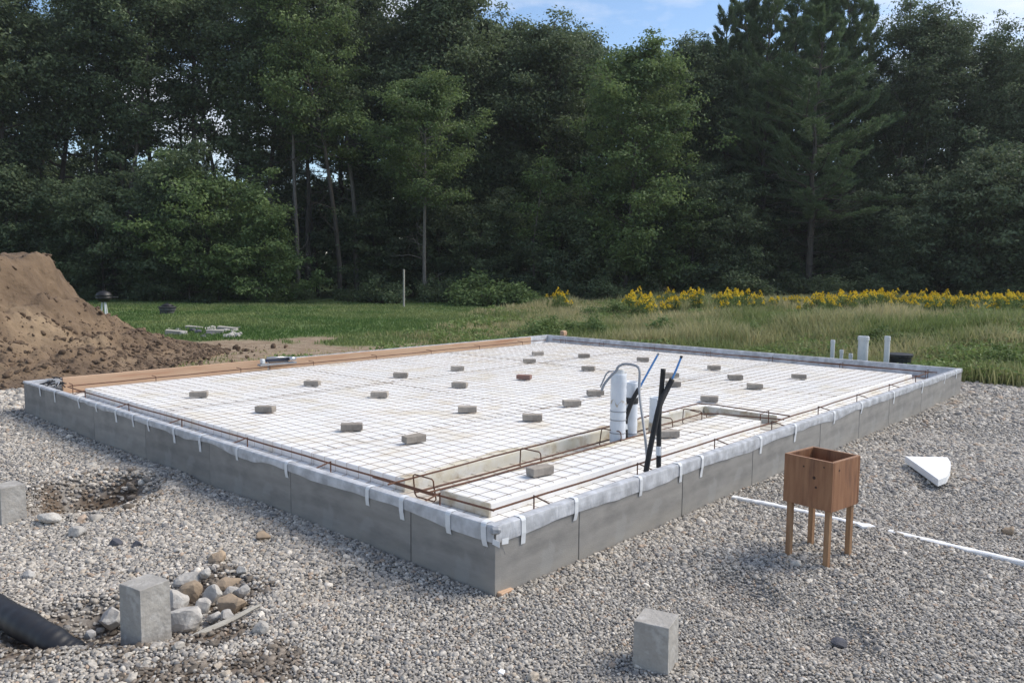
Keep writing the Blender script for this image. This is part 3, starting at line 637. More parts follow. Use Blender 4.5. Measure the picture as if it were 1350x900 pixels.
# ------------------------------------------------------------------ lumber, tool, clips
def board(name, p0, p1, z0, z1, th, label, m_='lumber', cat='board', group=None):
    p0 = np.array(p0, float); p1 = np.array(p1, float); L = np.linalg.norm(p1-p0); a = math.atan2(*(p1-p0)[::-1])
    o = MB().box((0, -th/2, z0), (L, th/2, z1), 0.003).build(name, M[m_], None, (p0[0], p0[1], 0), (0, 0, a)); return setp(o, label, cat, group)
board('lumber_board', (0.40, LY-0.135), (3.30, LY-0.135), ZT+0.003, 0.425, 0.04, 'long orange lumber board from the clip pile to the hand tool')
board('lumber_board', (3.34, LY-0.150), (LX-0.75, LY-0.170), ZT+0.003, 0.41, 0.04, 'long orange lumber board from the hand tool to the back corner')
mb = MB(); mb.box((-0.07, -0.045, 0), (0.07, 0.045, 0.16), 0.004)
wb = up(737, 447, 0.0)
t_ = empty('survey_stake', (LX+0.50, LY-0.05, -0.03), 0.3); setp(t_, 'short orange wood stake post beyond the back corner', 'stake')
MB().box((-0.085, -0.04, 0), (0.085, 0.04, 0.50), 0.006).build('post', M['lumber'], t_)
MB().box((-0.10, -0.055, 0.40), (0.10, -0.042, 0.48), 0.003).build('batten', M['lumber'], t_)
# hand tool (rebar cutter) lying by the joint
t_ = empty('hand_tool', (3.08, LY-0.31, ZF+0.075), math.radians(-2)); setp(t_, 'silver and dark blue hand tool lying against the lumber board', 'tool')
MB().box((-0.02, -0.05, -0.03), (0.60, 0.045, 0.0), 0.006).build('base_rail', M['conduit'], t_)
MB().box((0.02, -0.035, 0.001), (0.075, 0.04, 0.075), 0.01).build('end_plate', M['pvc'], t_)
MB().box((0.092, -0.015, 0.02), (0.55, 0.03, 0.075), 0.014).build('body', M['navy'], t_)
MB().tube([(0.1, -0.03, 0.09), (0.32, -0.035, 0.085), (0.52, -0.03, 0.07)], 0.013, 8).build('lever', M['steel'], t_, smooth=True)
MB().tube([(0.47, -0.045, 0.05), (0.58, -0.045, 0.05)], 0.028, 10).build('jaw', M['steel'], t_, smooth=True)
MB().tube([(0.12, -0.045, 0.03), (0.45, -0.045, 0.02)], 0.010, 8).build('guide_rod', M['blackplastic'], t_)
# black clips in the far left corner
t_ = empty('tie_clip_pile', (0.24, LY-0.22, ZT+0.004)); setp(t_, 'pile of black plastic rebar clips in the left wall corner', 'clips')
for k in range(26):
    p = np.array([random.uniform(-0.10, 0.13), random.uniform(-0.08, 0.10), random.uniform(0.02, 0.20)])
    a = random.uniform(0, 6.28); q = np.array([math.cos(a), math.sin(a), random.uniform(-.4, .4)])*0.07
    MB().tube([p-q, p+np.array([0, 0, 0.02]), p+q], 0.008, 5).build('clip', M['blackplastic'] if k % 4 else M['steel'], t_)

# ------------------------------------------------------------------ paver bricks
brick_px = [(261, 523), (411, 508), (349, 543), (463, 567), (545, 583), (500, 523), (528, 497), (603, 488), (606, 510), (616, 543), (702, 554), (754, 535), (691, 500), (709, 468),
            (776, 488), (698, 478), (770, 471), (785, 521), (848, 476), (888, 509), (936, 529), (881, 576), (970, 500), (996, 512), (1054, 499), (942, 487), (712, 626), (886, 497)]
brick_me = []
for k in range(4):
    random.seed(40+k); brick_me.append(MB().box((-0.1, -0.048, 0), (0.1, 0.048, 0.06), 0.004, 0.0025).mesh('paver_brick'))
    brick_me[-1].materials.append(M['brick'])
random.seed(77)
for k, (px, py) in enumerate(brick_px):
    p = up(px, py, ZF+0.015); base = math.radians(-47.7+random.uniform(-22, 16))+0.0
    if k in (4, 26): base = math.radians(-47.7+38)
    o = link('paver_brick', brick_me[k % 4], None, None, (p[0]+0.03*GF[0], p[1]+0.03*GF[1], ZF+0.015), (0, 0, base))
    if k == 12:
        o.data = o.data.copy(); o.data.materials.clear(); o.data.materials.append(M['brick_red']); lab = 'reddish paver brick holding down the wire mesh'
    elif k in (21, 26): lab = 'grey paver brick on the narrow foam strip beside the trench'
    elif k == 17: lab = 'dark grey paver brick under the end of the grey conduit'
    else: lab = 'grey paver brick holding down wire mesh on the wide foam'
    setp(o, lab, 'brick', 'paver bricks spaced over the mesh')

# ------------------------------------------------------------------ pipe stubs in the slab
def wrapped(name, base, top_px, r, label, n_ring, dirt=None, taper=1.0):
    h = top_px; e = empty(name, (base[0], base[1], base[2])); setp(e, label, 'pipe')
    prof = []; K = 26
    for k in range(K+1):
        z = h*k/K; prof.append((r*(1+0.025*math.sin(k*1.7)+random.uniform(-.012, .012)), z))
    prof += [(r*0.93, h+0.004), (r*0.86, h+0.002), (r*0.85, h-0.08)]
    mb = MB(); mb.lathe(prof, 22); mb.build('wrap', M['pipewrap'], e, smooth=True)
    for z in n_ring: MB().lathe([(r*1.04, z-0.004), (r*1.055, z), (r*1.04, z+0.004)], 22).build('wire_tie', M['conduit'], e)
    return e
bA = up(813, 581, ZT); bB = up(831, 576, ZT); bC = up(861, 566, ZT)
bA = at(814.5, 560, (2.72, 1.13, ZT)); bA = np.array([bA[0], bA[1], ZT]); bB = at(831, 576, (2.95, 1.16, ZT)); bB = np.array([bB[0], bB[1], ZT]); bC = at(863, 560, (3.42, 1.15, ZT)); bC = np.array([bC[0], bC[1], ZT])
eA = wrapped('wrapped_pipe', bA, 0.70, 0.072, 'tall thick white wrapped pipe with a brown smear', [0.16, 0.28, 0.36])
vs_ = []; fs_ = []; K = 26
for k in range(K+1):
    a = -3.6+2.9*k/K; zt_ = 0.445+0.022*math.sin(k*0.55)+random.uniform(0, 0.012); hb = max(0.004, 0.02*math.sin(k*0.9+1)+random.uniform(0, 0.014))
    for z in (zt_-hb, zt_): vs_.append((0.0755*math.cos(a), 0.0755*math.sin(a), z))
for k in range(K): fs_.append((2*k, 2*k+2, 2*k+3, 2*k+1))
MB().add(vs_, fs_).build('mud_smear', M['wrapdirt'], eA)
MB().lathe([(0.052, 0), (0.05, 0.03), (0.04, 0.03), (0.04, 0.0)], 18, (0, 0, 0.70)).build('rim', M['pvc'], eA)
eB = wrapped('wrapped_pipe', bB, 0.60, 0.062, 'white wrapped pipe with a black tape band behind the tall one', [0.12])
MB().lathe([(0.0655, 0.40), (0.067, 0.41), (0.067, 0.45), (0.0655, 0.46)], 22).build('black_band', M['blackplastic'], eB, smooth=True)
eC = wrapped('wrapped_pipe', bC, 0.40, 0.055, 'short white wrapped pipe standing behind the black insulated tubes', [0.1])
MB().lathe([(0.058, 0.03), (0.06, 0.06), (0.059, 0.14), (0.056, 0.16)], 18).build('muddy_foot', M['wrapdirt'], eC, smooth=True)

def bent(name, label, ref, px_pts, r, mt, cat='pipe', extra=None, n=30, tip=None):
    e = empty(name, (float(ref[0]), float(ref[1]), float(ref[2]))); setp(e, label, cat)
    off = np.array(ref, float)
    pts = curve_pts([at(x, y, np.array(ref)+np.array([GF[0]*dz, GF[1]*dz, 0])) for x, y, dz in px_pts], n)
    MB().tube([p-off for p in pts], r, 10).build('tube', M[mt], e, smooth=True)
    for (nm_, q, rr, mm) in (extra or []):
        pts = curve_pts([at(x, y, np.array(ref)+np.array([GF[0]*dz, GF[1]*dz, 0])) for x, y, dz in q], 12)
        MB().tube([p-off for p in pts], rr, 10).build(nm_, M[mm], e, smooth=True)
    return e
rc = np.array([2.22, 0.48, ZF])
bent('conduit', 'bent grey conduit arching over the tall white pipe', rc, [(853.5, 608, 0), (851, 580, 0), (848.5, 560, 0.1), (845, 535, 0.2), (842.8, 512, 0.3), (843.4, 490, 0.35), (840, 483, 0.4), (831, 480.2, 0.45), (822, 480, 0.5), (815, 483.5, 0.5), (812.3, 489, 0.5), (805, 496, 0.5), (797, 506, 0.5), (793, 515, 0.5)], 0.0115, 'conduit', n=70)
rc2 = bA+np.array([0, 0, 0.5])
bent('conduit', 'thin grey conduit hooked down from the tall white pipe', rc2, [(813, 489, 0.05), (806, 489, 0), (800, 492, 0), (796, 500, 0), (791.5, 510, 0)], 0.007, 'conduit')
r1 = np.array([2.86, 1.05, ZF])
bent('insulated_tube', 'short black insulated tube with blue tip beside the wrapped pipes', r1, [(824.5, 558, 0), (826, 548, 0), (834, 527, 0), (842.5, 512, 0)], 0.021, 'blackfoam',
     extra=[('blue_tubing', [(842, 513, 0), (853, 493, 0), (867.5, 467, 0)], 0.0095, 'blue'), ('white_sleeve', [(824.4, 558, 0), (825, 566, 0)], 0.016, 'pvc'), ('black_foot', [(825, 566, 0), (825.5, 580, 0)], 0.02, 'blackfoam'), ('tip', [(867, 468, 0), (868.5, 465.5, 0)], 0.0105, 'conduit')])
r2 = np.array([1.99, 0.27, ZT]); r2b = np.array([2.17, 0.29, ZT])
bent('insulated_tube', 'leaning black insulated tube with blue tip by the taped wall', r2, [(851.5, 622, 0), (857, 592, 0), (866, 548, 0.02), (871, 531, 0.05), (879, 514, 0.1), (886, 500, 0.12)], 0.0215, 'blackfoam',
     extra=[('blue_tubing', [(885.5, 501, 0.12), (892, 486, 0.14), (898, 471, 0.16)], 0.0085, 'blue'), ('tip', [(897.5, 472, .16), (898.8, 469, .16)], 0.011, 'blackplastic')])
bent('insulated_tube', 'upright black insulated tube with white tape by the taped wall', r2b, [(868.3, 616, 0), (868.6, 580, 0), (869, 545, 0), (871.5, 520, -0.02), (874.5, 486, -0.04)], 0.020, 'blackfoam',
     extra=[('white_tape', [(868.1, 600, -0.0), (868.3, 588, -0.0)], 0.0212, 'tape'), ('grey_tape', [(869.2, 534, 0), (869.8, 528, 0)], 0.0212, 'conduit')])

# ------------------------------------------------------------------ pipes beyond the back wall
def pvc(px, ytop, ybase_ref, r, label, cap=False):
    b = ybase_ref; e = empty('pvc_pipe', (b[0], b[1], gz(np.array(b[0]), np.array(b[1])).item()-0.02)); h = at(px, ytop, b)[2]+0.02-e.location.z
    setp(e, label, 'pipe', 'white pipes beyond the back wall')
    MB().lathe([(r, 0), (r, h), (r*0.85, h), (r*0.84, h-0.06)], 16).build('tube', M['pvc'], e, smooth=False)
    MB().lathe([(r*1.12, h-0.07), (r*1.12, h-0.012), (r*1.02, h-0.01)], 16).build('collar', M['pvc'], e)
def behind(px, off=0.8):
    # point on the line x = LX+off under image column px
    for yy in np.arange(-2, LY, 0.01):
        q = np.array([LX+off, yy, 0.4])-CAM
        if 675+F_PX*np.dot(q, rt)/np.dot(q, fw) < px: return np.array([LX+off, yy, 0.0])
pvc(1098, 449, behind(1098), 0.036, 'slim white pipe farthest along the wall from the black tub')
pvc(1110, 462, behind(1110), 0.03, 'short thin white pipe between slim and thick pipes, taller of two')
pvc(1122, 467, behind(1122), 0.032, 'shortest white pipe stub next to the thick pipe')
pvc(1138, 444, behind(1138), 0.085, 'thick white pipe standing beyond the back wall')
pvc(1169.5, 444, behind(1169.5), 0.045, 'tall white pipe next to the black tub')
q = behind(1186, 1.1)
e = empty('plastic_tub', (q[0], q[1], 0.02), math.radians(-42)); setp(e, 'black plastic tub in the grass beyond the back wall', 'tub')
MB().lathe([(0.15, 0), (0.19, 0.30), (0.2, 0.42), (0.185, 0.42), (0.17, 0.1)], 18).build('body', M['blackplastic'], e)
MB().lathe([(0.205, 0.38), (0.222, 0.39), (0.222, 0.43), (0.205, 0.435)], 18).build('rim', M['blackplastic'], e)

# ------------------------------------------------------------------ near things
def pier(px_front, py_base, h, ang, label, side=0.168, ctr=None):
    if ctr is None:
        f_ = up(px_front, py_base, -0.02); a = math.radians(ang)
        ctr = f_[:2]+side/2*np.array([math.cos(a)-math.sin(a), math.sin(a)+math.cos(a)])
    e = empty('concrete_pier', (ctr[0], ctr[1], -0.02), math.radians(ang)); setp(e, label, 'pier', 'concrete piers set in the gravel')
    s = side/2; mb = MB(); vs = []; fs = []; K = 10; nseg = 6
    ring = []
    for k in range(K+1):
        z = -0.15+(h+0.15)*k/K; sc = s*(1.05-0.05*k/K)
        if k == K: sc -= 0.0
        for sd in range(4):
            for j in range(nseg):
                f = -1+2*j/nseg; p = {0: (f, -1), 1: (1, f), 2: (-f, 1), 3: (-1, -f)}[sd]
                if j == 0: p = (p[0]*0.985, p[1]*0.985)
                vs.append((p[0]*sc+random.uniform(-.0012, .0012), p[1]*sc+random.uniform(-.0012, .0012), z))
    n = 4*nseg
    for k in range(K):
        for j in range(n): j2 = (j+1) % n; fs.append((k*n+j, k*n+j2, k*n+n+j2, k*n+n+j))
    b0 = K*n; t0 = len(vs)
    for j in range(n): v = vs[b0+j]; vs.append((v[0]*0.975, v[1]*0.975, h+0.0025+random.uniform(-.0012, .0012)))
    for j in range(n): j2 = (j+1) % n; fs.append((b0+j, b0+j2, t0+j2, t0+j))
    fs.append(tuple(t0+j for j in range(n)))
    mb.add(vs, fs).build('shaft', M['pier'], e)
    return e
pier(187, 852, 0.285, 12, 'tall concrete pier beside the cobbles in the pit')
pier(880, 899, 0.255, 15, 'squat concrete pier in gravel across from the wall corner')
pier(3, 699, 0.30, 8, 'concrete pier by the dark gravel hollow')

# wooden box on stakes
e = empty('wooden_box', (1.965, -1.085, 0), math.radians(-8.6)); setp(e, 'open brown plywood box standing on four stakes in gravel', 'box')
S = 0.170; z0, z1, tk = 0.352, 0.668, 0.018
def panel(a, b, nme='side_panel'):
    o = MB().box(a, b, 0.002).build(nme, M['boxwood'], e); return o
pl = panel((-S, -S, z0), (-S+tk, S, z1)); pr = panel((-S+tk+0.001, -S+0.001, z0-0.003), (S-tk-0.001, -S+tk, z1+0.001))
panel((S-tk, -S, z0), (S, S, z1)); panel((-S+tk+0.001, S-tk, z0), (S-tk-0.001, S-0.001, z1)); panel((-S+tk, -S+tk, z0+0.01), (S-tk, S-tk, z0+0.022), 'bottom_panel')
def edgecap(a, b): MB().box(a, b).build('panel_edge', M['plyedge'], e)
edgecap((-S+0.001, -S+0.001, z1+0.0005), (-S+tk-0.001, S-0.001, z1+0.0025)); edgecap((S-tk+0.001, -S+0.001, z1+0.0005), (S-0.001, S-0.001, z1+0.0025))
edgecap((-S+tk+0.002, -S+0.002, z1+0.0015), (S-tk-0.002, -S+tk-0.001, z1+0.0032)); edgecap((-S+tk+0.002, S-tk+0.001, z1+0.0005), (S-tk-0.002, S-0.002, z1+0.0025))
for (yy, zz, rr) in [(-0.045, 0.55, 0.011), (-0.06, 0.49, 0.008), (0.03, 0.61, 0.006), (-0.11, 0.63, 0.006)]:
    MB().tube([(-S-0.0012, yy, zz), (-S+0.003, yy, zz)], rr, 9).build('knot', M['knot'], pl)
MB().tube([(-0.09, -S-0.0008, 0.61), (-0.09, -S+0.004, 0.61)], 0.007, 9).build('knot', M['knot'], pr)
for sx in (-1, 1):
    for sy in (-1, 1):
        x, y = sx*(S-0.036), sy*(S-0.036)
        MB().box((x-0.017, y-0.017, -0.12), (x+0.017, y+0.017, 0.56), 0.002).build('leg', M['stake'], e)

# foam offcut
pts = [up(1193, 604, 0.07), up(1237, 632, 0.07), up(1248, 628, 0.07), up(1253, 619, 0.07), up(1253, 611, 0.07), up(1249, 605, 0.07)]
c = np.mean(pts, 0); vs = []; n = len(pts)
for z in (0.004, 0.06, 0.065):
    for p in pts:
        k = 0.985 if z > 0.062 else 1; vs.append(((p[0]-c[0])*k, (p[1]-c[1])*k, z))
fs = [tuple(range(n-1, -1, -1)), tuple(2*n+i for i in range(n))]
for l in range(2):
    for i in range(n): fs.append((l*n+i, l*n+(i+1) % n, l*n+n+(i+1) % n, l*n+n+i))
o = MB().add(vs, fs).build('foam_offcut', M['foam_clean'], None, (c[0], c[1], 0.018), (0.02, -0.02, 0)); setp(o, 'white wedge shaped foam offcut lying on the gravel', 'foam')

# half buried white strips
def strip(name, pxs, label, w_, zt):
    P_ = curve_pts([up(x, y, zt) for x, y in pxs], 30); c = P_[0].copy(); c[2] = 0; vs = []; fs = []
    for k, p in enumerate(P_):
        t = P_[min(k+1, len(P_)-1)]-P_[max(k-1, 0)]; t /= np.linalg.norm(t); nn_ = np.array([-t[1], t[0], 0])*w_*(0.8+0.35*random.random())
        for a, dz in ((-1, -0.05), (-1, 0.0), (-0.6, 0.006), (0.6, 0.006), (1, 0.0), (1, -0.05)): vs.append(p-c+nn_*a+np.array([0, 0, dz+random.uniform(-.002, .002)]))
    for k in range(len(P_)-1):
        for j in range(5): fs.append((k*6+j, k*6+j+1, k*6+7+j, k*6+6+j))
    fs.append((5, 4, 3, 2, 1, 0)); k = len(P_)-1; fs.append(tuple(k*6+j for j in range(6)))
    o = MB().add(vs, fs).build(name, M['foam_clean'], None, tuple(c)); setp(o, label, 'strip')
strip('foam_strip', [(966, 654), (1020, 664.5), (1090, 680), (1150, 694)], 'white foam strip in gravel running from the wall under the wooden box', 0.026, 0.022)
strip('foam_strip', [(1172, 699), (1260, 719.5), (1350, 740), (1440, 761), (1700, 822)], 'white foam strip in gravel leading away from the wooden box', 0.026, 0.022)
o = MB().box((-0.05, -0.035, 0), (0.075, 0.035, 0.018), 0.004, 0.004).build('foam_scrap', M['foam_clean'], None, tuple(up(1139, 694, 0.02)), (0.05, 0.1, -0.5)); setp(o, 'flat white foam scrap at the end of the foam strip', 'foam')
o = MB().box((-0.02, -0.014, 0), (0.02, 0.014, 0.012), 0.003, 0.002).build('foam_chip', M['foam_clean'], None, tuple(up(661, 887, 0.012)), (0.2, 0.1, 0.5)); setp(o, 'small white foam chip lying alone on gravel', 'foam')

# black corrugated drain pipe
P_ = curve_pts([up(-75, 770, 0.08), up(-20, 795, 0.07), up(30, 822, 0.045), up(70, 846, -0.005), up(100, 866, -0.07)], 120); c = P_[0].copy(); c[2] = 0
R_ = [0.072+0.0012*math.sin(k*0.9)+0.003*math.sin(k*0.23) for k in range(121)]
o = MB().tube([p-c for p in P_], R_, 18).build('drain_pipe', M['blackplastic'], None, tuple(c), smooth=True); setp(o, 'black drain pipe dipping into the gravel beside the tall pier', 'pipe')
# weathered stick
a = up(243, 846, 0.01); b = up(342, 798, 0.02)
P_ = [a+(b-a)*k/8+np.array([0, 0, 0.003*math.sin(k)]) for k in range(9)]
o = MB().tube([p-a for p in P_], [0.013, 0.016, 0.017, 0.016, 0.017, 0.015, 0.014, 0.012, 0.007], 6).build('wood_stick', M['oldwood'], None, tuple(a)); setp(o, 'weathered pale stick lying beside the cobbles', 'stick')

# cobbles round the tall pier
def rockmesh(seed, sx, sy, sz):
    r = np.random.default_rng(seed); import bmesh
    bm = bmesh.new(); bmesh.ops.create_icosphere(bm, subdivisions=3, radius=1.0)
    dirs = r.normal(size=(11, 3)); dirs /= np.linalg.norm(dirs, axis=1)[:, None]; off = r.uniform(0.52, 0.85, 11)
    for v in bm.verts:
        p = np.array(v.co); 
        for d_, o_ in zip(dirs, off):
            k = p@d_
            if k > o_: p = p-d_*(k-o_)*0.9
        p *= 1+0.03*math.sin(p[0]*7+seed)+0.03*math.sin(p[1]*6+p[2]*5)+r.normal()*0.012
        v.co = (p[0]*sx, p[1]*sy, p[2]*sz)
    me = bpy.data.meshes.new('cobble'); bm.to_mesh(me); bm.free()
    return me
rocks = [(115, 810, 17, 13, 0), (150, 790, 18, 15, 0), (148, 815, 17, 12, 0), (120, 793, 15, 7, 1), (232, 793, 16, 15, 0), (247, 766, 18, 11, 0), (276, 770, 12, 9, 0), (253, 784, 15, 13, 1), (282, 785, 13, 14, 0),
         (300, 771, 15, 10, 1), (305, 797, 16, 13, 1), (243, 815, 21, 14, 0), (268, 800, 10, 9, 0), (284, 813, 9, 5, 0), (299, 812, 10, 6, 0), (306, 780, 10, 7, 0), (321, 781, 10, 8, 0), (228, 774, 12, 8, 1), (270, 755, 7, 5, 0),
         (287, 735, 10, 7, 1), (346, 707, 8, 5, 1), (152, 716, 7, 5, 2), (180, 718, 6, 4, 2), (40, 757, 8, 5, 0), (343, 828, 9, 7, 0), (100, 702, 10, 6, 0), (65, 683, 12, 6, 0), (95, 663, 14, 7, 0), (318, 752, 7, 5, 0), (118, 836, 7, 6, 0), (1106, 549+298, 9, 5, 2), (1330, 700, 6, 5, 1)]
M['rock_dark'] = mat('dark_stone', (0.06, 0.065, 0.085), 0.85, var=(0.09, 0.09, 0.1), scale=9, bump=0.4)
for k, (px, py, wx, hy, c_) in enumerate(rocks):
    p = up(px, py+hy*0.5, 0.0); s = np.dot(p-CAM, fw)/F_PX; zz = float(pad_z(np.array(p[0]), np.array(p[1])))
    p = up(px, py, zz+hy*s*0.8)
    o = link('cobble', rockmesh(100+k, wx*s*1.32, wx*s*random.uniform(0.95, 1.25), hy*s*1.5), [M['rock'], M['rock_tan'], M['rock_dark']][c_], None, tuple(p), (0, 0, -0.83+random.uniform(-.3, .3)))
    far = k in (19, 20, 21, 22, 23, 24, 28, 29, 30, 31); pitr = k in (25, 26, 27)
    lab = (['pale grey', 'tan', 'dark'][c_])+(' loose stone lying on the gravel' if far else (' stone at the edge of the dark gravel hollow' if pitr else ' rounded cobble heaped round the tall pier'))
    setp(o, lab, 'stone', 'loose stones and cobbles in the gravel')

# ------------------------------------------------------------------ dirt mound
mx0, mx1, my0, my1 = -9.5, 6.0, 9.6, 22.0
X, Y, Fq = grid(mx0, mx1, 330, my0, my1, 264)
d = (X-CAM[0])*GF[0]+(Y-CAM[1])*GF[1]; u = (X-CAM[0])*GR[0]+(Y-CAM[1])*GR[1]
# ridge runs leftwards from a crest at u=-9.6
def mound_h(x, y):
    d = (x-CAM[0])*GF[0]+(y-CAM[1])*GF[1]; u = (x-CAM[0])*GR[0]+(y-CAM[1])*GR[1]
    w1 = 0.5*vnoise(x, y, 1.8, 60)+0.22*vnoise(x, y, 0.6, 65)
    du = np.maximum(u+9.8+w1*0.7, 0); df = np.maximum(14.2-d+w1, 0)*1.12; db = np.maximum(d-16.5, 0)*0.9; dl = np.maximum(-16-u, 0)*0.6
    rho = np.sqrt(du**2+(df+0.0)**2+db**2+dl**2)
    steep = np.clip(du/(rho+1e-6), 0, 1)
    pa = np.interp(rho, [0, .12, .35, .7, 1.1, 1.5, 2.0, 2.5, 3.1], [2.05, 1.85, 1.42, 1.08, .78, .54, .30, .12, 0]); pb = np.interp(rho, [0, .3, 1.2, 2.2, 3.0, 3.6], [2.05, 1.9, 1.25, .52, .14, 0])
    p = pa*steep+pb*(1-steep)
    amp = np.clip(p*3, 0, 1)
    hN = 0.16*vnoise(x, y, 0.9, 61)+0.20*vnoise(x, y, 0.42, 62)+0.20*np.abs(vnoise(x, y, 0.24, 63))+0.13*vnoise(x, y, 0.12, 64)
    gul = -0.34*np.abs(vnoise(u*1.0, d*0.25, 0.5, 66))*np.clip(p*1.2, 0, 1)*np.clip(2.2-p, 0, 1)
    z = p+hN*amp*np.where(p > 1.95, 0.6, 1.0)+gul
    return np.where(rho >= 3.6, -0.12, z-0.03), p
Z, _p = mound_h(X, Y)
setp(link('dirt_mound', npmesh('dirt_mound', np.stack([X, Y, Z], 1), Fq, True), M['soil']), 'tall heap of brown excavated soil behind the left wall corner', 'mound')
# clods on and around the toe
n = 26000; ux = rng.uniform(-17, -2.5, n); dx = rng.uniform(9.8, 19, n)
x = CAM[0]+GF[0]*dx+GR[0]*ux; y = CAM[1]+GF[1]*dx+GR[1]*ux
z, pp = mound_h(x, y)
keep = (rng.random(n) < np.where(z < -0.1, 0.22*(vnoise(x, y, .9, 9)+0.5)*(ux < -5.3), np.clip(1.35-pp, 0.12, 1))) & (y > LY+0.5) & (y > 9.9)
x, y, z = x[keep], y[keep], np.maximum(z[keep], -0.02)
me = bpy.data.meshes.new('soil_clods'); me.vertices.add(len(x)); me.vertices.foreach_set('co', np.stack([x, y, z], 1).astype(np.float32).ravel())
a = me.attributes.new('size', 'FLOAT', 'POINT'); a.data.foreach_set('value', (0.010+0.06*rng.random(len(x))**5).astype(np.float32))
o = link('soil_clods', me); setp(o, 'brown soil clods strewn over the mound and its foot', 'soil', kind='stuff'); o.modifiers.new('scatter', 'NODES').node_group = scatter_tree('clod_scatter', M['clod'], 4, (0.8, 0.6), 0.7)

# ------------------------------------------------------------------ lawn things
def gpos(px, py):
    p = up(px, py, 0.0); z = gz(np.array(p[0]), np.array(p[1])).item(); p = up(px, py, z); p[2] = z; return p
p = gpos(138, 417); e = empty('kettle_grill', tuple(p), 0.4); setp(e, 'black kettle grill on a pale stand beside the soil mound', 'grill')
MB().lathe([(0.05, 0.52), (0.19, 0.56), (0.275, 0.66), (0.285, 0.74)], 22).build('bowl', M['grill'], e, smooth=True)
lid = MB().lathe([(0.29, 0.745), (0.28, 0.80), (0.22, 0.89), (0.10, 0.945), (0.02, 0.955)], 22).build('lid', M['grill'], e, smooth=True)
MB().tube([(-0.06, 0, 0.94), (-0.05, 0, 0.99), (0.05, 0, 0.99), (0.06, 0, 0.94)], 0.012, 6).build('handle', M['blackplastic'], lid)
for a in (0, 2.1, 4.2): MB().tube([(0.06*math.cos(a), 0.06*math.sin(a), 0.56), (0.13*math.cos(a), 0.13*math.sin(a), 0.0)], 0.03, 8).build('leg', M['pvc'], e)
MB().tube([(0.28, 0, 0.68), (0.42, 0, 0.66)], 0.012, 6).build('side_handle', M['blackplastic'], e)
MB().box((0.28, -0.16, 0.695), (0.52, 0.16, 0.715), 0.006).build('side_shelf', M['blackplastic'], e)
p = gpos(221, 414); e = empty('fire_pit', tuple(p), 0.2); setp(e, 'round dark fire pit bowl with a lid standing on the lawn', 'fire pit')
MB().lathe([(0.24, 0.0), (0.26, 0.12), (0.30, 0.16), (0.30, 0.30), (0.27, 0.30), (0.2, 0.18)], 20).build('bowl', M['firebowl'], e, smooth=False)
MB().lathe([(0.32, 0.24), (0.345, 0.25), (0.345, 0.275), (0.32, 0.28)], 20).build('ring', M['grill'], e)
ld = MB().lathe([(0.25, 0.31), (0.17, 0.38), (0.05, 0.42), (0.01, 0.425)], 16).build('lid', M['grill'], e, smooth=True)
MB().tube([(-0.03, 0, 0.42), (0, 0, 0.47), (0.03, 0, 0.42)], 0.012, 6).build('knob', M['grill'], ld)
for k in range(3): MB().box((-0.04, -0.03, 0), (0.04, 0.03, 0.14), 0.004).build('foot', M['grill'], e, (0.25*math.cos(2.1*k), 0.25*math.sin(2.1*k), -0.02))
# pale planks and stones heaped at the lawn edge
random.seed(9)
planks = [(232, 442, 0.55, 8, 'short pale plank at the end of the lawn rubble'), (256, 436, 0.5, -15, 'pale plank lying across the lawn rubble'), (283, 441, 0.45, 20, 'grey split plank among the lawn rubble'), (300, 437, 0.6, -5, 'long weathered plank at the lawn rubble')]
for px, py, L, a, lab in planks:
    p = gpos(px, py); o = MB().box((-L/2, -0.07, 0), (L/2, 0.08, 0.13), 0.01, 0.012).build('plank', M['oldwood'], None, (p[0], p[1], p[2]+0.01), (0.05, 0.06, math.radians(-47.7+a))); setp(o, lab, 'plank')
for k in range(24):
    p = gpos(random.uniform(222, 322), random.uniform(434, 446)); o = link('rubble_stone', rockmesh(300+k, random.uniform(.08, .2), random.uniform(.08, .15), random.uniform(.06, .12)), M['greystone'] if k % 3 else M['rock_dark'], None, (p[0], p[1], p[2]+0.03))
    setp(o, ('pale' if k % 3 else 'dark')+' rubble stone heaped at the edge of the lawn', 'stone', 'rubble stones on the lawn')
p = ud(532, 37.5, -0.1); o = MB().box((-0.035, -0.035, -0.1), (0.035, 0.035, 1.82), 0.008).build('marker_post', M['oldwood'], None, tuple(p), (0.0, 0.01, 0.3)); setp(o, 'thin white marker post at the wood edge', 'post')

# ------------------------------------------------------------------ foliage builders
def leaves(C, Nrm, size, aspect, r, fold=0.25):
    n = len(C); Nrm = Nrm/(np.linalg.norm(Nrm, axis=1)[:, None]+1e-9)
    a = r.normal(size=(n, 3)); a -= (a*Nrm).sum(1)[:, None]*Nrm; a /= np.linalg.norm(a, axis=1)[:, None]+1e-9
    b = np.cross(Nrm, a); L = size[:, None]; W = L*aspect
    v0 = C-a*L*0.5; v1 = C+b*W*0.5+Nrm*L*0.08; v2 = C+a*L*0.5-Nrm*L*fold*0.4; v3 = C-b*W*0.5+Nrm*L*0.08
    V = np.stack([v0, v1, v2, v3], 1).reshape(-1, 3); Fq = np.arange(4*n).reshape(n, 4); return V, Fq
def limb(p0, dir0, L, r, seg=6, upb=0.15, wob=0.18):
    pts = [np.array(p0, float)]; d = np.array(dir0, float); d /= np.linalg.norm(d)
    for k in range(seg):
        d = d+r.normal(size=3)*wob+np.array([0, 0, upb]); d /= np.linalg.norm(d); pts.append(pts[-1]+d*L/seg)
    return pts
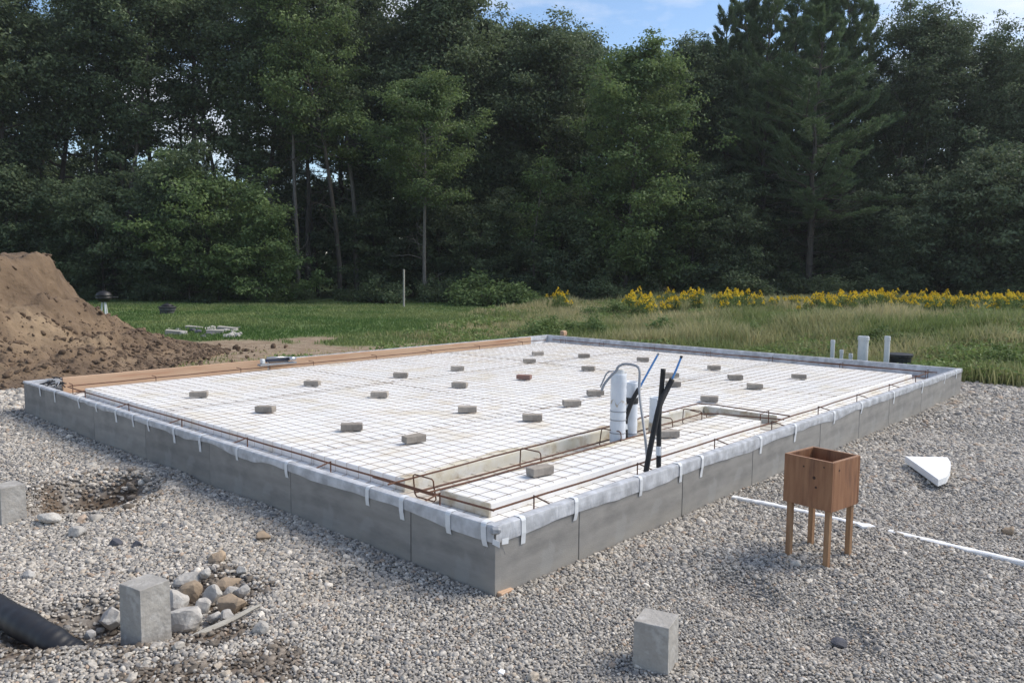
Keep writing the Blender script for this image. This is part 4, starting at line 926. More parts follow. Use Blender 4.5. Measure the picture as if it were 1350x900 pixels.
def decid(seed, H, R, base, nl, leaf=0.20, per=95, clump=0.62, trunk_r=0.16, lean=0.03, fill=1.0, low=0, wob=0.05, rag=(0.65, 1.12)):
    r = np.random.default_rng(seed); wood = MB(); C = []; Nn = []; T = []
    tp = [np.array([0, 0, -0.2])]; d = np.array([r.normal()*lean, r.normal()*lean, 1.0])
    for k in range(9): d = d+np.array([r.normal()*wob, r.normal()*wob, 0]); d /= np.linalg.norm(d); tp.append(tp[-1]+d*(H*0.97)/9)
    wood.tube(tp, [trunk_r*(1-0.1*k)+0.012 for k in range(10)], 8)
    def tr(z): f = np.clip(z/H*9/0.97, 0, 8.999); k = int(f); return tp[k]+(tp[k+1]-tp[k])*(f-k)
    def clumpat(c, s, m):
        k = int(per*m*fill); q = r.normal(size=(k, 3))*np.array([s, s, s*0.42]); C.append(c+q)
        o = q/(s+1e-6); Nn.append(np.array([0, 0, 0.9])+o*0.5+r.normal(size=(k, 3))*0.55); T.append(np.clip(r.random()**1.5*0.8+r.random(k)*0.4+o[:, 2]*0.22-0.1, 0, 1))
    for i in range(nl):
        f = base+(0.97-base)*((i+r.random()*0.8)/nl); z = H*f; fr = (f-base)/(1-base)
        wid = R*(math.sin(math.pi*min(1, (fr*0.80+0.20)))**0.75*0.95+0.12)*r.uniform(*rag)
        a = i*2.4+r.random()*0.9; el = 0.15+0.75*fr
        L = wid; pts = limb(tr(z*0.93), (math.cos(a)*math.cos(el), math.sin(a)*math.cos(el), math.sin(el)), L, r, 6, 0.05)
        rr = trunk_r*0.42*(1-0.65*fr); wood.tube(pts, [rr*(1-0.15*k)+0.006 for k in range(7)], 5, False)
        for k in range(2, 7):
            clumpat(pts[k]+r.normal(size=3)*0.2, clump*r.uniform(0.6, 1.05), 0.8)
            if r.random() < 0.85:
                aa = a+r.choice([-1, 1])*r.uniform(0.5, 1.3); q = limb(pts[k], (math.cos(aa), math.sin(aa), 0.25), L*r.uniform(0.25, 0.5), r, 3, 0.03)
                wood.tube(q, [rr*0.4, rr*0.3, rr*0.22, 0.006], 4, False); clumpat(q[-1], clump*r.uniform(0.55, 1.0), 0.8); clumpat(q[2], clump*0.6, 0.4)
    clumpat(tp[-1], clump*0.8, 1.0); clumpat(tp[-1]+np.array([0, 0, 0.5]), clump*0.45, 0.5)
    for k in range(low):                                    # bare dead limbs low on the trunk
        z = H*r.uniform(0.08, base+0.05); a = r.random()*6.28; q = limb(tr(z), (math.cos(a), math.sin(a), 0.2), R*r.uniform(0.3, 0.8), r, 5, 0.04, 0.25)
        wood.tube(q, [0.03, 0.025, 0.02, 0.015, 0.01, 0.005], 4, False)
        for j in (2, 3, 4): qq = limb(q[j], r.normal(size=3), R*0.25, r, 3, 0.0, 0.3); wood.tube(qq, [0.012, 0.01, 0.007, 0.004], 3, False)
    C = np.concatenate(C); Nn = np.concatenate(Nn); T = np.concatenate(T)
    V, Fq = leaves(C, Nn, leaf*r.uniform(0.65, 1.3, len(C)), 0.62, r)
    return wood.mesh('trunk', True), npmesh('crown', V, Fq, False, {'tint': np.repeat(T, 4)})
def pine(seed, H, R, base, needle=0.26, trunk_r=0.19, dead=14, dens=1.0):
    r = np.random.default_rng(seed); wood = MB(); C = []; A = []; T = []
    tp = [np.array([r.normal()*0.02*k, r.normal()*0.02*k, -0.2+H*k/10]) for k in range(11)]
    wood.tube(tp, [trunk_r*(1-0.095*k)+0.012 for k in range(11)], 8)
    def tr(z): f = np.clip(z/H*10, 0, 9.999); k = int(f); return tp[k]+(tp[k+1]-tp[k])*(f-k)
    def spray(p, dirn, m, t0):
        k = int(11*m*dens); a = dirn*0.9+r.normal(size=(k, 3))*np.array([0.5, 0.5, 0.3])+np.array([0, 0, 0.22]); a /= np.linalg.norm(a, axis=1)[:, None]
        C.append(p+a*needle*0.45+r.normal(size=(k, 3))*0.04); A.append(a); T.append(np.clip(t0+r.random(k)*0.45, 0, 1))
    tops = [(tp[-1], 0)]
    def prof(fr): return (0.55+0.45*math.sin(math.pi*min(1, fr*1.2+0.25)))*(1-fr**3.4)*0.95+0.15
    z = H*base
    while z < H*0.975:
        fr = (z/H-base)/(1-base); nb = r.integers(3, 6); a0 = r.random()*6.28
        for b in range(nb):
            if r.random() < 0.14: continue
            a = a0+b*6.28/nb+r.normal()*0.3; L = R*prof(fr)*r.uniform(0.5, 1.2)
            el = 0.0+0.75*fr+r.normal()*0.08; pts = limb(tr(z), (math.cos(a)*math.cos(el), math.sin(a)*math.cos(el), math.sin(el)), L, r, 6, 0.07, 0.11)
            wood.tube(pts, [0.04*(1-fr*0.5)*(1-0.14*k)+0.004 for k in range(7)], 4, False); t0 = r.random()*0.5
            for k in range(2, 7):
                dv = pts[k]-pts[k-1]; dv = dv/np.linalg.norm(dv); side = np.array([-dv[1], dv[0], 0.0])
                nq = 3 if L > 1.6 else (2 if L > 0.9 else 1)
                for q in range(nq):
                    m_ = (q+r.random())/nq; pc = pts[k-1]+(pts[k]-pts[k-1])*m_
                    for sg in (-1, 1):
                        ln = L*0.20*r.uniform(0.4, 1.35)*(1.2-0.1*k)+0.14
                        dirn = dv*0.8+side*sg*0.8+np.array([0, 0, 0.10+0.1*r.random()]); dirn /= np.linalg.norm(dirn)
                        for s_ in (0.5, 1.0): spray(pc+dirn*ln*s_, dirn, 0.95, t0)
            spray(pts[-1], dv, 1.6, t0+0.2)
            spray(pts[-1]+dv*0.15, dv+np.array([0, 0, 0.5]), 1.0, t0+0.2)
        z += r.uniform(0.5, 0.9)*(1.15-0.35*fr)
    for k in range(3): spray(tp[-1]+np.array([0, 0, -0.3*k]), np.array([0, 0, 1.6]), 0.8, 0.3)
    for k in range(dead):
        z = H*r.uniform(0.06, base+0.12); a = r.random()*6.28; q = limb(tr(z), (math.cos(a), math.sin(a), 0.12), R*r.uniform(0.5, 1.0), r, 5, 0.02, 0.13)
        wood.tube(q, [0.03, 0.025, 0.02, 0.015, 0.01, 0.005], 4, False)
        for j in (2, 3, 4): qq = limb(q[j], (q[j]-q[j-1])+r.normal(size=3)*0.3, R*0.3, r, 3, 0.0, 0.2); wood.tube(qq, [0.012, 0.01, 0.007, 0.004], 3, False)
    C = np.concatenate(C); A = np.concatenate(A); T = np.concatenate(T); n = len(C)
    b = np.cross(A, r.normal(size=(n, 3))); b /= np.linalg.norm(b, axis=1)[:, None]+1e-9; L = needle*r.uniform(0.6, 1.25, n)[:, None]
    V = np.stack([C-A*L*0.5, C+b*L*0.085, C+A*L*0.5, C-b*L*0.085], 1).reshape(-1, 3)
    return wood.mesh('trunk', True), npmesh('crown', V, np.arange(4*n).reshape(n, 4), False, {'tint': np.repeat(T, 4)})

VAR = {}
VAR['D'] = [decid(1, 18, 3.6, 0.30, 34, 0.20, 100, 0.58, 0.17, low=8), decid(2, 18, 3.9, 0.24, 36, 0.20, 100, 0.60, 0.19, low=8), decid(3, 18, 3.2, 0.40, 30, 0.20, 100, 0.54, 0.15, low=12)]
VAR['O'] = [decid(4, 18, 4.0, 0.36, 24, 0.17, 85, 0.48, 0.17, low=5), decid(5, 18, 3.6, 0.44, 20, 0.17, 85, 0.46, 0.14, low=10)]
VAR['T'] = [decid(15, 18, 2.3, 0.52, 13, 0.16, 70, 0.42, 0.12, low=14), decid(16, 18, 2.0, 0.58, 11, 0.16, 70, 0.40, 0.10, low=12)]
VAR['L'] = [decid(6, 15, 3.5, 0.46, 28, 0.185, 95, 0.46, 0.12, 0.0, low=9, wob=0.012), decid(7, 15, 3.6, 0.10, 44, 0.19, 95, 0.48, 0.14)]
VAR['W'] = [decid(17, 20, 3.4, 0.42, 34, 0.185, 100, 0.46, 0.15, low=8)]
VAR['U'] = [decid(8, 7, 3.1, 0.06, 26, 0.185, 85, 0.38, 0.07, rag=(0.35, 1.35)), decid(9, 6, 2.6, 0.08, 22, 0.18, 85, 0.36, 0.06, rag=(0.35, 1.35)), decid(10, 5, 2.6, 0.05, 22, 0.175, 80, 0.34, 0.05, rag=(0.35, 1.35))]
VAR['P'] = [pine(11, 18, 4.2, 0.22), pine(12, 18, 3.8, 0.14), pine(13, 18, 4.2, 0.26, dead=24, dens=1.5)]
VAR['S'] = [decid(14, 8, 1.5, 0.35, 9, 0.15, 40, 0.34, 0.05, low=8)]
def shrub(seed, H, R, nC, leaf=0.16):
    r = np.random.default_rng(seed); wood = MB(); C = []; Nn = []; T = []
    for i in range(nC):
        a = r.random()*6.28; rad = R*math.sqrt(r.random())*0.95; hh = H*(1-0.4*(rad/R)**2)*r.uniform(0.2, 1.0)*(0.7+0.3*math.sin(a*2+seed)); c = np.array([rad*math.cos(a), rad*math.sin(a), hh])
        wood.tube([(c[0]*0.2, c[1]*0.2, -0.05), c*np.array([0.7, 0.7, 0.6]), c], [0.016, 0.011, 0.005], 4, False)
        k = 75; q = r.normal(size=(k, 3))*np.array([0.22, 0.22, 0.13])*R*0.75; C.append(c+q); Nn.append(np.array([0, 0, 0.8])+q*1.2+r.normal(size=(k, 3))*0.6); T.append(np.clip(r.random()*0.5+r.random(k)*0.5, 0, 1))
    C = np.concatenate(C); C[:, 2] = np.abs(C[:, 2]); V, Fq = leaves(C, np.concatenate(Nn), leaf*r.uniform(0.6, 1.3, len(C)), 0.6, r)
    return wood.mesh('stems', True), npmesh('foliage', V, Fq, False, {'tint': np.repeat(np.concatenate(T), 4)})
VAR['B'] = [shrub(20, 1.7, 1.5, 60), shrub(21, 1.4, 1.2, 48), shrub(22, 2.2, 1.6, 66)]
HREF = {'T': 18, 'W': 20, 'D': 18, 'O': 18, 'L': 15, 'U': 7, 'P': 18, 'S': 8}
def linkm(name, me, mk, parent):                        # shared mesh, material on the object
    if not len(me.materials): me.materials.append(M[mk])
    o = link(name, me, None, parent); o.material_slots[0].link = 'OBJECT'; o.material_slots[0].material = M[mk]; return o
def tree(px, d, ytop, typ, var, wide, leafk, label, bark='bark', group='trees of the dark wood', name='leafy_tree'):
    tk, cr = VAR[typ][var % len(VAR[typ])]
    hgt = ztop(ytop, d, px); base = ud(px, d); base[2] = gz(np.array(base[0]), np.array(base[1])).item()
    hv = {'U': [7, 6, 5], 'L': [15, 15]}.get(typ, [HREF[typ]]*3)[var % len(VAR[typ])]
    s = hgt/(hv*1.02); e = empty(name, tuple(base), random.uniform(0, 6.28)); e.scale = (s*wide, s*wide, s); setp(e, label, 'tree', group)
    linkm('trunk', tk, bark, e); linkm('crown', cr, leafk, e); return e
random.seed(21)
LM = [(-999, 'beyond the left end of the soil mound'), (-20, 'behind the crest of the soil mound'), (60, 'behind the slope of the soil mound'), (115, 'behind the kettle grill'), (175, 'behind the fire pit'), (235, 'behind the lawn rubble'),
      (310, 'behind the open lawn'), (380, 'beside the drooping bright tree'), (480, 'beside the slim pale trunk'), (580, 'between pale trunk and thin sapling'), (680, 'behind the thin sapling'), (760, 'beside the light green broad tree'), (860, 'between broad tree and tall pine'),
      (960, 'beside the tall bare trunked pine'), (1090, 'just past the tall bare trunked pine'), (1150, 'behind the thick white pipe'), (1200, 'behind the black tub'), (1250, 'behind the far wall end'), (1310, 'behind the gravel edge weeds'), (1380, 'past the gravel edge weeds')]
def lm(px): return [t for a, t in LM if px >= a][-1]
LD = 'dark leafy tree in the dense wood behind the lawn'; LO = 'tall open crowned tree with sky showing between its limbs'; LP = 'dark green pine in the wood behind the goldenrod'; LU = 'low leafy understory tree at the wood edge'
LB = 'tree in the shaded depth of the wood'
front = [
 (-120, 48, -60, 'D', 0, 1, 'leaf_dark', LD), (-50, 46, -70, 'D', 1, 1.05, 'leaf_dark', LD), (28, 47, -80, 'D', 2, 1, 'leaf_dark', LD), (85, 50, -60, 'O', 0, 1, 'leaf_dark', LD), (150, 49, -90, 'D', 2, 0.95, 'leaf_dark', LD),
 (205, 51, -50, 'O', 1, 1, 'leaf_dark', LD), (262, 49, -80, 'O', 0, 1, 'leaf_dark', LD), (318, 51, -60, 'O', 1, 1, 'leaf_dark', LD), (372, 48, -80, 'D', 2, 1, 'leaf_dark', LD), (500, 52, -60, 'D', 0, 1, 'leaf_dark', LD), (540, 51, -50, 'D', 1, 1, 'leaf_dark', LD),
 (618, 51, -12, 'D', 1, 0.95, 'leaf_dark', LD), (582, 50, -30, 'D', 0, 0.95, 'leaf_dark', LD), (648, 53, 14, 'D', 2, 1.0, 'leaf_dark', LD), (712, 51, 26, 'D', 1, 1.0, 'leaf_dark', LD), (775, 52, 34, 'D', 0, 0.95, 'leaf_dark', LD), (855, 51, 56, 'D', 1, 0.9, 'leaf_dark', LD), (908, 52, 56, 'D', 2, 0.9, 'leaf_dark', LD), (678, 52, 24, 'D', 0, 0.95, 'leaf_dark', LD), (742, 53, 26, 'D', 1, 0.9, 'leaf_dark', LD), (888, 52, 52, 'D', 0, 0.9, 'leaf_dark', LD), (925, 54, 60, 'P', 1, 0.9, 'needle', LP),
 (948, 51, 14, 'P', 1, 0.75, 'needle', LP), (1002, 49, 0, 'P', 0, 1.0, 'needle', LP), (1100, 50, -8, 'P', 1, 0.95, 'needle', LP), (972, 52, 4, 'P', 2, 1.0, 'needle', LP), (1036, 51, -6, 'P', 1, 1.1, 'needle', LP), (1082, 52, -12, 'P', 0, 1.0, 'needle', LP), (1192, 52, 6, 'O', 0, 1.0, 'leaf_blue', LO), (1248, 51, 26, 'D', 2, 0.9, 'leaf_blue', LO), (1298, 50, 52, 'D', 1, 0.85, 'leaf_blue', LO), (1128, 53, 10, 'P', 0, 0.8, 'needle', LP),
 (1165, 50, 5, 'O', 0, 0.9, 'leaf_blue', LO), (1222, 51, 20, 'O', 1, 1.0, 'leaf_blue', LO), (1272, 50, 36, 'O', 0, 0.9, 'leaf_blue', LO), (1362, 49, 82, 'D', 1, 1.0, 'leaf_blue', LO), (1420, 48, 40, 'D', 0, 1, 'leaf_blue', LO), (1480, 50, 10, 'P', 0, 1, 'needle', LP)]
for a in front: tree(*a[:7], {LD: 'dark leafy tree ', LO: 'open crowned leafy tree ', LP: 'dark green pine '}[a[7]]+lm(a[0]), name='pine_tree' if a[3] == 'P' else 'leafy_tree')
tree(448, 46, -95, 'W', 0, 0.85, 'leaf_mid', 'tall bright green tree with drooping sprays between dark trees'); tree(405, 48, -60, 'O', 1, 1.0, 'leaf_dark', 'dark green tree with bare lower trunk beside the drooping tree')
tree(560, 42.5, 84, 'L', 0, 1.0, 'leaf_mid', 'green tree with slim bare pale trunk behind the white marker post', 'barklight')
tree(822, 44, 46, 'L', 1, 1.0, 'leaf_mid', 'light green broad tree leafed nearly to the ground above goldenrod')
tree(1064, 45.5, -4, 'P', 2, 1.05, 'needle', 'tall pine with bare trunk and dead lower limbs behind the goldenrod', 'bark', name='pine_tree')
tree(705, 45, 195, 'S', 0, 1.0, 'leaf_mid', 'thin pale sapling with sparse leaves before the dark trees', 'barklight', name='sapling')
for k, (px, d_, v) in enumerate([(62, 52, 0), (118, 49, 1), (176, 47, 0), (232, 53, 1), (290, 50, 0), (345, 53, 1), (395, 45.5, 0), (420, 50, 1), (470, 48, 0), (1195, 49, 1), (1250, 52, 0)]):
    tree(px, d_, -40-20*(k % 3) if px < 600 else 30, 'T', v, 1.0, 'leaf_dark', 'slim bare trunked tree '+lm(px)+(', pale barked' if k in (6, 8) else ''), 'barklight' if k in (6, 8) else 'bark', group='slim trees of the wood')
und = [(-60, 43, 240, 0), (15, 43, 225, 1), (80, 44, 285, 2), (140, 43, 235, 1), (215, 42, 205, 0), (290, 42, 215, 0), (352, 41, 275, 2), (250, 41, 300, 2), (500, 49, 265, 1), (618, 45, 255, 0), (665, 46, 285, 2), (730, 45, 275, 1), (770, 44, 290, 2),
       (880, 45, 250, 1), (915, 44, 230, 0), (960, 45, 280, 1), (1000, 49, 285, 2), (1145, 47, 260, 0), (1185, 44, 285, 1), (1235, 45, 215, 0), (1290, 43, 235, 1), (1335, 43, 180, 0), (1400, 43, 200, 1)]
for k, (px, d_, yt, v) in enumerate(und):
    bright = 'leaf_mid' if px in (290, 352, 880) else ('leaf_blue' if px > 1100 else 'leaf_dark')
    tree(px, d_, yt, 'U', v, 1.0, bright, {'leaf_mid': 'bright green low tree ', 'leaf_blue': 'greyish green low tree ', 'leaf_dark': 'dark low tree '}[bright]+lm(px), group='understory trees at the wood edge', name='understory_tree')
for k in range(34):
    px = -160+k*50+random.uniform(-15, 15); d_ = random.uniform(56, 66)
    sk = np.interp(px, [0, 450, 600, 660, 800, 880, 940, 1000, 1110, 1150, 1250, 1300, 1320, 1400], [-20, -20, 10, 40, 55, 75, 40, 30, 20, 30, 60, 80, 120, 110])
    if 60 < px < 430: sk = 150+random.uniform(-30, 40)
    if 1130 < px < 1300: sk += 60
    tree(px, d_, sk+random.uniform(-5, 25), 'D' if k % 3 else 'P', k, 1.0, 'leaf_dark' if k % 3 else 'needle', 'shaded tree deep in the wood '+lm(px), group='trees deep in the wood', name='leafy_tree' if k % 3 else 'pine_tree')
for k in range(30):
    px = -120+k*54+random.uniform(-15, 15); d_ = random.uniform(49, 56)
    tree(px, d_, random.uniform(225, 300), 'U', k, 1.25, 'leaf_dark', 'low shaded tree inside the wood '+lm(px), group='low trees inside the wood', name='understory_tree')
# far mass of the wood
r = np.random.default_rng(90); n = 60000; uu = r.uniform(-62, 62, n); dd_ = r.uniform(68, 84, n); zz = r.random(n)**0.8*8.5*(0.75+0.5*(vnoise(uu, dd_, 6, 5)+0.5))
x = CAM[0]+GF[0]*dd_+GR[0]*uu; y = CAM[1]+GF[1]*dd_+GR[1]*uu
V, Fq = leaves(np.stack([x, y, zz], 1), r.normal(size=(n, 3))+np.array([0, 0, 0.6]), r.uniform(0.3, 0.8, n), 0.7, r)
setp(link('far_wood', npmesh('far_wood', V, Fq, False, {'tint': np.repeat(r.random(n), 4)}), M['leaf_dark']), 'dim foliage of the far wood between the trunks', 'wood', kind='stuff')

# shrubs along the wood edge and in the meadow
def bush(px, d_, ytop, var, wide, lk, label, group='shrubs along the wood edge'):
    st, fo = VAR['B'][var]; base = ud(px, d_); base[2] = gz(np.array(base[0]), np.array(base[1])).item(); h = max(0.3, ztop(ytop, d_, px)-base[2]); s = h/[1.7, 1.4, 2.2][var]
    e = empty('shrub', tuple(base), random.uniform(0, 6.28)); e.scale = (s*wide, s*wide, s); setp(e, label, 'shrub', group); linkm('stems', st, 'bark', e); linkm('foliage', fo, lk, e)
for k in range(26):
    px = -60+k*57+random.uniform(-16, 16)
    bush(px, random.uniform(41.5, 44.5), random.uniform(352, 378), k % 3, random.uniform(0.9, 1.4), 'leaf_dark', 'dark shrub at the wood foot '+lm(px))
bush(648, 40, 357, 0, 1.25, 'leaf_mid', 'rounded green shrub at the wood edge by the marker post', 'meadow shrubs'); bush(690, 39, 378, 1, 1.2, 'leaf_mid', 'small green shrub beside the lone goldenrod clump', 'meadow shrubs')
bush(990, 19.5, 424, 1, 0.75, 'leaf_mid', 'small dark bush in the meadow behind the wall', 'meadow shrubs'); bush(855, 24, 415, 1, 0.8, 'leaf_mid', 'tiny leafy bush alone in the tan meadow grass', 'meadow shrubs')
bush(1312, 14.6, 452, 1, 1.1, 'weed', 'leafy green bush at the gravel edge past the far wall corner', 'meadow shrubs'); bush(1275, 15.8, 462, 0, 0.9, 'weed', 'low green weed bush by the far wall corner', 'meadow shrubs'); bush(965, 29, 392, 0, 1.3, 'weed', 'green weed bush among the goldenrod', 'meadow shrubs'); bush(1115, 27, 402, 2, 0.9, 'leaf_mid', 'dark upright weed bush in front of the goldenrod', 'meadow shrubs')

for k in range(26):
    px = random.choice([random.uniform(640, 1340), random.uniform(1130, 1370)]); d_ = random.uniform(17, 31)
    b_ = ud(px, d_)
    if not ((b_[0] > LX+1.2) | (b_[1] > LY+1.2)): continue
    h_ = random.uniform(0.35, 0.75); yt = 351+(px-675)*0.008-(h_-CAM[2])*F_PX/d_
    bush(px, d_, yt, k % 3, random.uniform(0.7, 1.3), random.choice(['weed', 'weed', 'leaf_mid']), 'low leafy weed clump in the rough meadow', 'weed clumps in the meadow')
# ------------------------------------------------------------------ grass
def blades(x, y, z, h, w_, r, lean=0.45, nb=7, spread=0.08, tint=None):
    n = len(x); x = np.repeat(x, nb)+r.normal(size=n*nb)*spread; y = np.repeat(y, nb)+r.normal(size=n*nb)*spread; z = np.repeat(z, nb); h = np.repeat(h, nb)*r.uniform(0.5, 1.15, n*nb); w_ = np.repeat(w_, nb)
    a = r.uniform(0, 6.28, n*nb); l = r.uniform(0.1, 1.0, n*nb)*lean*h; dx, dy = np.cos(a), np.sin(a); b = r.uniform(0, 6.28, n*nb); bx_, by_ = np.cos(b)*w_/2, np.sin(b)*w_/2
    v0 = np.stack([x-bx_, y-by_, z-0.02], 1); v1 = np.stack([x+bx_, y+by_, z-0.02], 1)
    v2 = np.stack([x+dx*l*0.35+bx_*0.8, y+dy*l*0.35+by_*0.8, z+h*0.6], 1); v3 = np.stack([x+dx*l*0.35-bx_*0.8, y+dy*l*0.35-by_*0.8, z+h*0.6], 1); v4 = np.stack([x+dx*l, y+dy*l, z+h*0.97], 1)
    N = n*nb; V = np.stack([v0, v1, v2, v3, v4], 1).reshape(-1, 3); i = np.arange(N)*5
    Fq = np.stack([i, i+1, i+2, i+3], 1); Ft = np.stack([i+3, i+2, i+4, i+4], 1)
    T = np.clip(np.repeat(tint, nb)+r.uniform(-0.22, 0.22, N), 0, 1)
    return V, np.concatenate([Fq, Ft]), np.repeat(T, 5)
def grassmesh(name, V, Fq, T):
    # second half are triangles
    n = len(Fq)//2; me = bpy.data.meshes.new(name); me.vertices.add(len(V)); me.vertices.foreach_set('co', V.astype(np.float32).ravel())
    lo = np.concatenate([Fq[:n].ravel(), Fq[n:, :3].ravel()]).astype(np.int32); me.loops.add(len(lo)); me.loops.foreach_set('vertex_index', lo)
    st = np.concatenate([np.arange(n)*4, n*4+np.arange(n)*3]).astype(np.int32); tt = np.concatenate([np.full(n, 4), np.full(n, 3)]).astype(np.int32)
    me.polygons.add(2*n); me.polygons.foreach_set('loop_start', st); me.polygons.foreach_set('loop_total', tt); me.update(calc_edges=True)
    a = me.attributes.new('tint', 'FLOAT', 'POINT'); a.data.foreach_set('value', T.astype(np.float32)); return me
r = np.random.default_rng(7)
def field(n, d0, d1, u0f, u1f):
    d_ = d0*(d1/d0)**r.random(n); u_ = (u0f+(u1f-u0f)*r.random(n))*d_; return CAM[0]+GF[0]*d_+GR[0]*u_, CAM[1]+GF[1]*d_+GR[1]*u_, d_, u_
onfield = lambda x, y: ((x > LX+0.25) | (y > LY+0.35)) & ~in_pad(x, y)
x, y, d_, u_ = field(26000, 13, 44, -0.75, 0.15); lm = lawnmask(x, y); dm = dirtmask(x, y)
mr_ = np.where(mound_h(x, y)[0] > -0.1, 0, 2)
k = onfield(x, y) & (lm > r.random(len(x))) & (dm < r.random(len(x))*0.9) & (mr_ > 1.02); x, y, d_ = x[k], y[k], d_[k]
V, Fq, T = blades(x, y, gz(x, y), 0.07+0.05*(vnoise(x, y, 2, 3)+0.5), 0.012+0.0009*d_, r, 0.6, 6, 0.10, 0.42+1.5*vnoise(x, y, 2.2, 71))
setp(link('lawn_grass', grassmesh('lawn_grass', V, Fq, T), M['grass_lawn']), 'short green lawn grass before the wood', 'grass', kind='stuff')
x, y, d_, u_ = field(46000, 11, 43, -0.55, 0.78); lm = lawnmask(x, y); dm = dirtmask(x, y)
mr_ = np.where(mound_h(x, y)[0] > -0.1, 0, 2)
k = onfield(x, y) & (lm < r.random(len(x))*0.8) & (dm < 0.5+r.random(len(x))*0.6) & (mr_ > 1.02); x, y, d_, u_ = x[k], y[k], d_[k], u_[k]
hh = (0.18+0.36*sstep(-2, 4, u_)*(1+1.3*vnoise(x, y, 1.2, 13))+0.14*(vnoise(x, y, 0.6, 14)))*(1-0.55*dirtmask(x, y))*np.where(d_ < 18, 0.6, np.where((d_ > 25) & (u_ > 3), 0.72, 1.0))
V, Fq, T = blades(x, y, gz(x, y), np.clip(hh, 0.06, 0.8), 0.008+0.0010*d_, r, 0.55, 6, 0.11, 0.54+1.3*vnoise(x, y, 2.5, 72)+0.5*vnoise(x, y, 0.6, 73))
setp(link('meadow_grass', grassmesh('meadow_grass', V, Fq, T), M['grass_rough']), 'rough tan and green meadow grass behind the slab', 'grass', kind='stuff')
# broad weeds
x, y, d_, u_ = field(19000, 11.5, 38, -0.3, 0.78); dm = dirtmask(x, y); lm = lawnmask(x, y)
dens = 0.3+0.25*dm+0.6*sstep(0.1, 0.4, vnoise(x, y, 1.6, 81)+0.2)+0.7*sstep(0.45, 0.62, u_/d_)
k = onfield(x, y) & (r.random(len(x)) < dens) & (lm < 0.5) & (dm < 0.9); x, y, d_, u_ = x[k], y[k], d_[k], u_[k]; n = len(x); nb = 9
hh = (0.16+0.24*np.clip(vnoise(x, y, 1.1, 82)+0.35, 0, 1))*(1+0.5*sstep(0.45, 0.62, u_/d_)); X_ = np.repeat(x, nb); Y_ = np.repeat(y, nb); N = n*nb; f = r.random(N)
C = np.stack([X_+r.normal(size=N)*0.09, Y_+r.normal(size=N)*0.09, np.repeat(gz(x, y), nb)+np.repeat(hh, nb)*(0.15+0.9*f)], 1)
V, Fq = leaves(C, np.array([0, 0, 0.8])+r.normal(size=(N, 3))*0.55, (0.05+0.0028*np.repeat(d_, nb))*r.uniform(0.7, 1.4, N), 0.5, r)
setp(link('meadow_weeds', npmesh('meadow_weeds', V, Fq, False, {'tint': np.repeat(np.clip(f*0.5+r.random(N)*0.5, 0, 1), 4)}), M['weed']), 'leafy green weeds mixed into the meadow grass', 'weeds', kind='stuff')
# goldenrod clumps
def goldenrod(seed):
    r = np.random.default_rng(seed); st = MB(); C = []; Nn = []; Cf = []; Nf = []
    for i in range(14):
        a = r.random()*6.28; q = 0.33*math.sqrt(r.random()); b = np.array([q*math.cos(a), q*math.sin(a), -0.03]); h = r.uniform(0.5, 1.1); t_ = b+np.array([r.normal()*0.07, r.normal()*0.07, h])
        st.tube([b, (b+t_)/2+r.normal(size=3)*0.012, t_], [0.007, 0.006, 0.004], 4, False)
        for k in range(30): f = r.uniform(0.2, 0.9); C.append(b+(t_-b)*f+r.normal(size=3)*np.array([0.06, 0.06, 0.02])); Nn.append(r.normal(size=3)*0.6+np.array([0, 0, 0.7]))
        if r.random() < 0.3: continue
        for k in range(26):
            f = r.random(); aa = r.random()*6.28; rr_ = 0.13*(1-f)*r.uniform(0.3, 1.0)
            Cf.append(t_+np.array([rr_*math.cos(aa), rr_*math.sin(aa), -0.07+0.16*f-rr_*0.2])); Nf.append(r.normal(size=3)*0.5+np.array([0, 0, 0.8]))
    C = np.array(C); Cf = np.array(Cf); V, Fq = leaves(C, np.array(Nn), r.uniform(0.09, 0.16, len(C)), 0.28, r); V2, F2 = leaves(Cf, np.array(Nf), r.uniform(0.045, 0.09, len(Cf)), 0.7, r)
    return st.mesh('stems'), npmesh('foliage', V, Fq, False, {'tint': np.repeat(r.random(len(C)), 4)}), npmesh('flower_heads', V2, F2, False, {'tint': np.repeat(r.random(len(Cf)), 4)})
G = [goldenrod(s) for s in (1, 2, 3)]
gl = [(740, 33, 379), (733, 34, 382)]
random.seed(3)
xg = 835
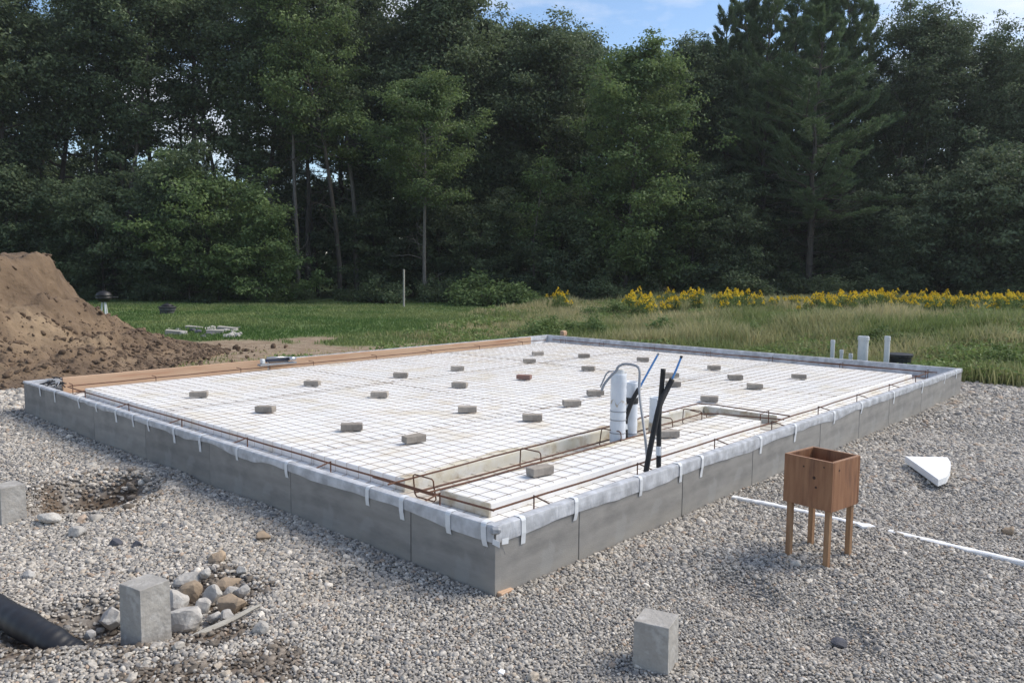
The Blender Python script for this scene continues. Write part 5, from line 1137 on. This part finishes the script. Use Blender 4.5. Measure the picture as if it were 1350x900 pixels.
while xg < 1420:
    for _ in range(2): gl.append((xg+random.uniform(-6, 6), random.uniform(26, 35), 381+random.uniform(-5, 17)+(4 if xg > 1200 else 0)))
    xg += random.uniform(5, 14) if not (905 < xg < 940 or 985 < xg < 1030) else 30
for k, (px, d_, yt) in enumerate(gl):
    base = ud(px, d_); base[2] = gz(np.array(base[0]), np.array(base[1])).item(); h = np.clip(ztop(yt, d_, px)-base[2], 0.6, 1.5); s = h/1.1
    e = empty('goldenrod', tuple(base), random.uniform(0, 6.28)); e.scale = (s*1.1, s*1.1, s)
    setp(e, 'yellow goldenrod clump standing apart at the lawn end of the meadow' if k < 2 else 'yellow flowering goldenrod clump along the far meadow edge', 'flowers', 'goldenrod clumps in the meadow')
    a, b, c = G[k % 3]; linkm('stems', a, 'weed', e); linkm('foliage', b, 'weed', e); setp(linkm('flower_heads', c, 'flower', e), kind='stuff')
print('objects', len(bpy.data.objects))
print('tris', sum(sum(len(p.vertices)-2 for p in m.polygons) if len(m.polygons) < 4000 else len(m.polygons)*2 for m in bpy.data.meshes))
# look-alike trees behind one landmark: say which stands in front
by = {}
for o in bpy.data.objects:
    if o.parent is None and o.get('category') == 'tree': by.setdefault((o['label'], o['group']), []).append(o)
for (lab, g_), os_ in by.items():
    if len(os_) > 1:
        os_.sort(key=lambda o: (o.location.x-CAM[0])*GF[0]+(o.location.y-CAM[1])*GF[1])
        for k, o in enumerate(os_): o['label'] = lab+(', nearer in' if k == 0 and len(os_) == 2 else (', farther in' if len(os_) == 2 else (', nearest in' if k == 0 else (', farthest in' if k == len(os_)-1 else ', midway in'))))
# ------------------------------------------------------------------ thin summer haze round the whole site
hz = MB().box((-163, -165, -1.5), (199, 197, 24)).build('haze', None); setp(hz, 'thin pale summer haze in the air', 'haze', kind='stuff')
hm = bpy.data.materials.new('haze'); hm.use_nodes = True; t = hm.node_tree; t.nodes.clear(); o = t.nodes.new('ShaderNodeOutputMaterial'); v = t.nodes.new('ShaderNodeVolumePrincipled')
v.inputs['Color'].default_value = (0.88, 0.94, 1.0, 1); v.inputs['Density'].default_value = 0.00035; v.inputs['Anisotropy'].default_value = 0.2; t.links.new(v.outputs[0], o.inputs['Volume']); hz.data.materials.append(hm)
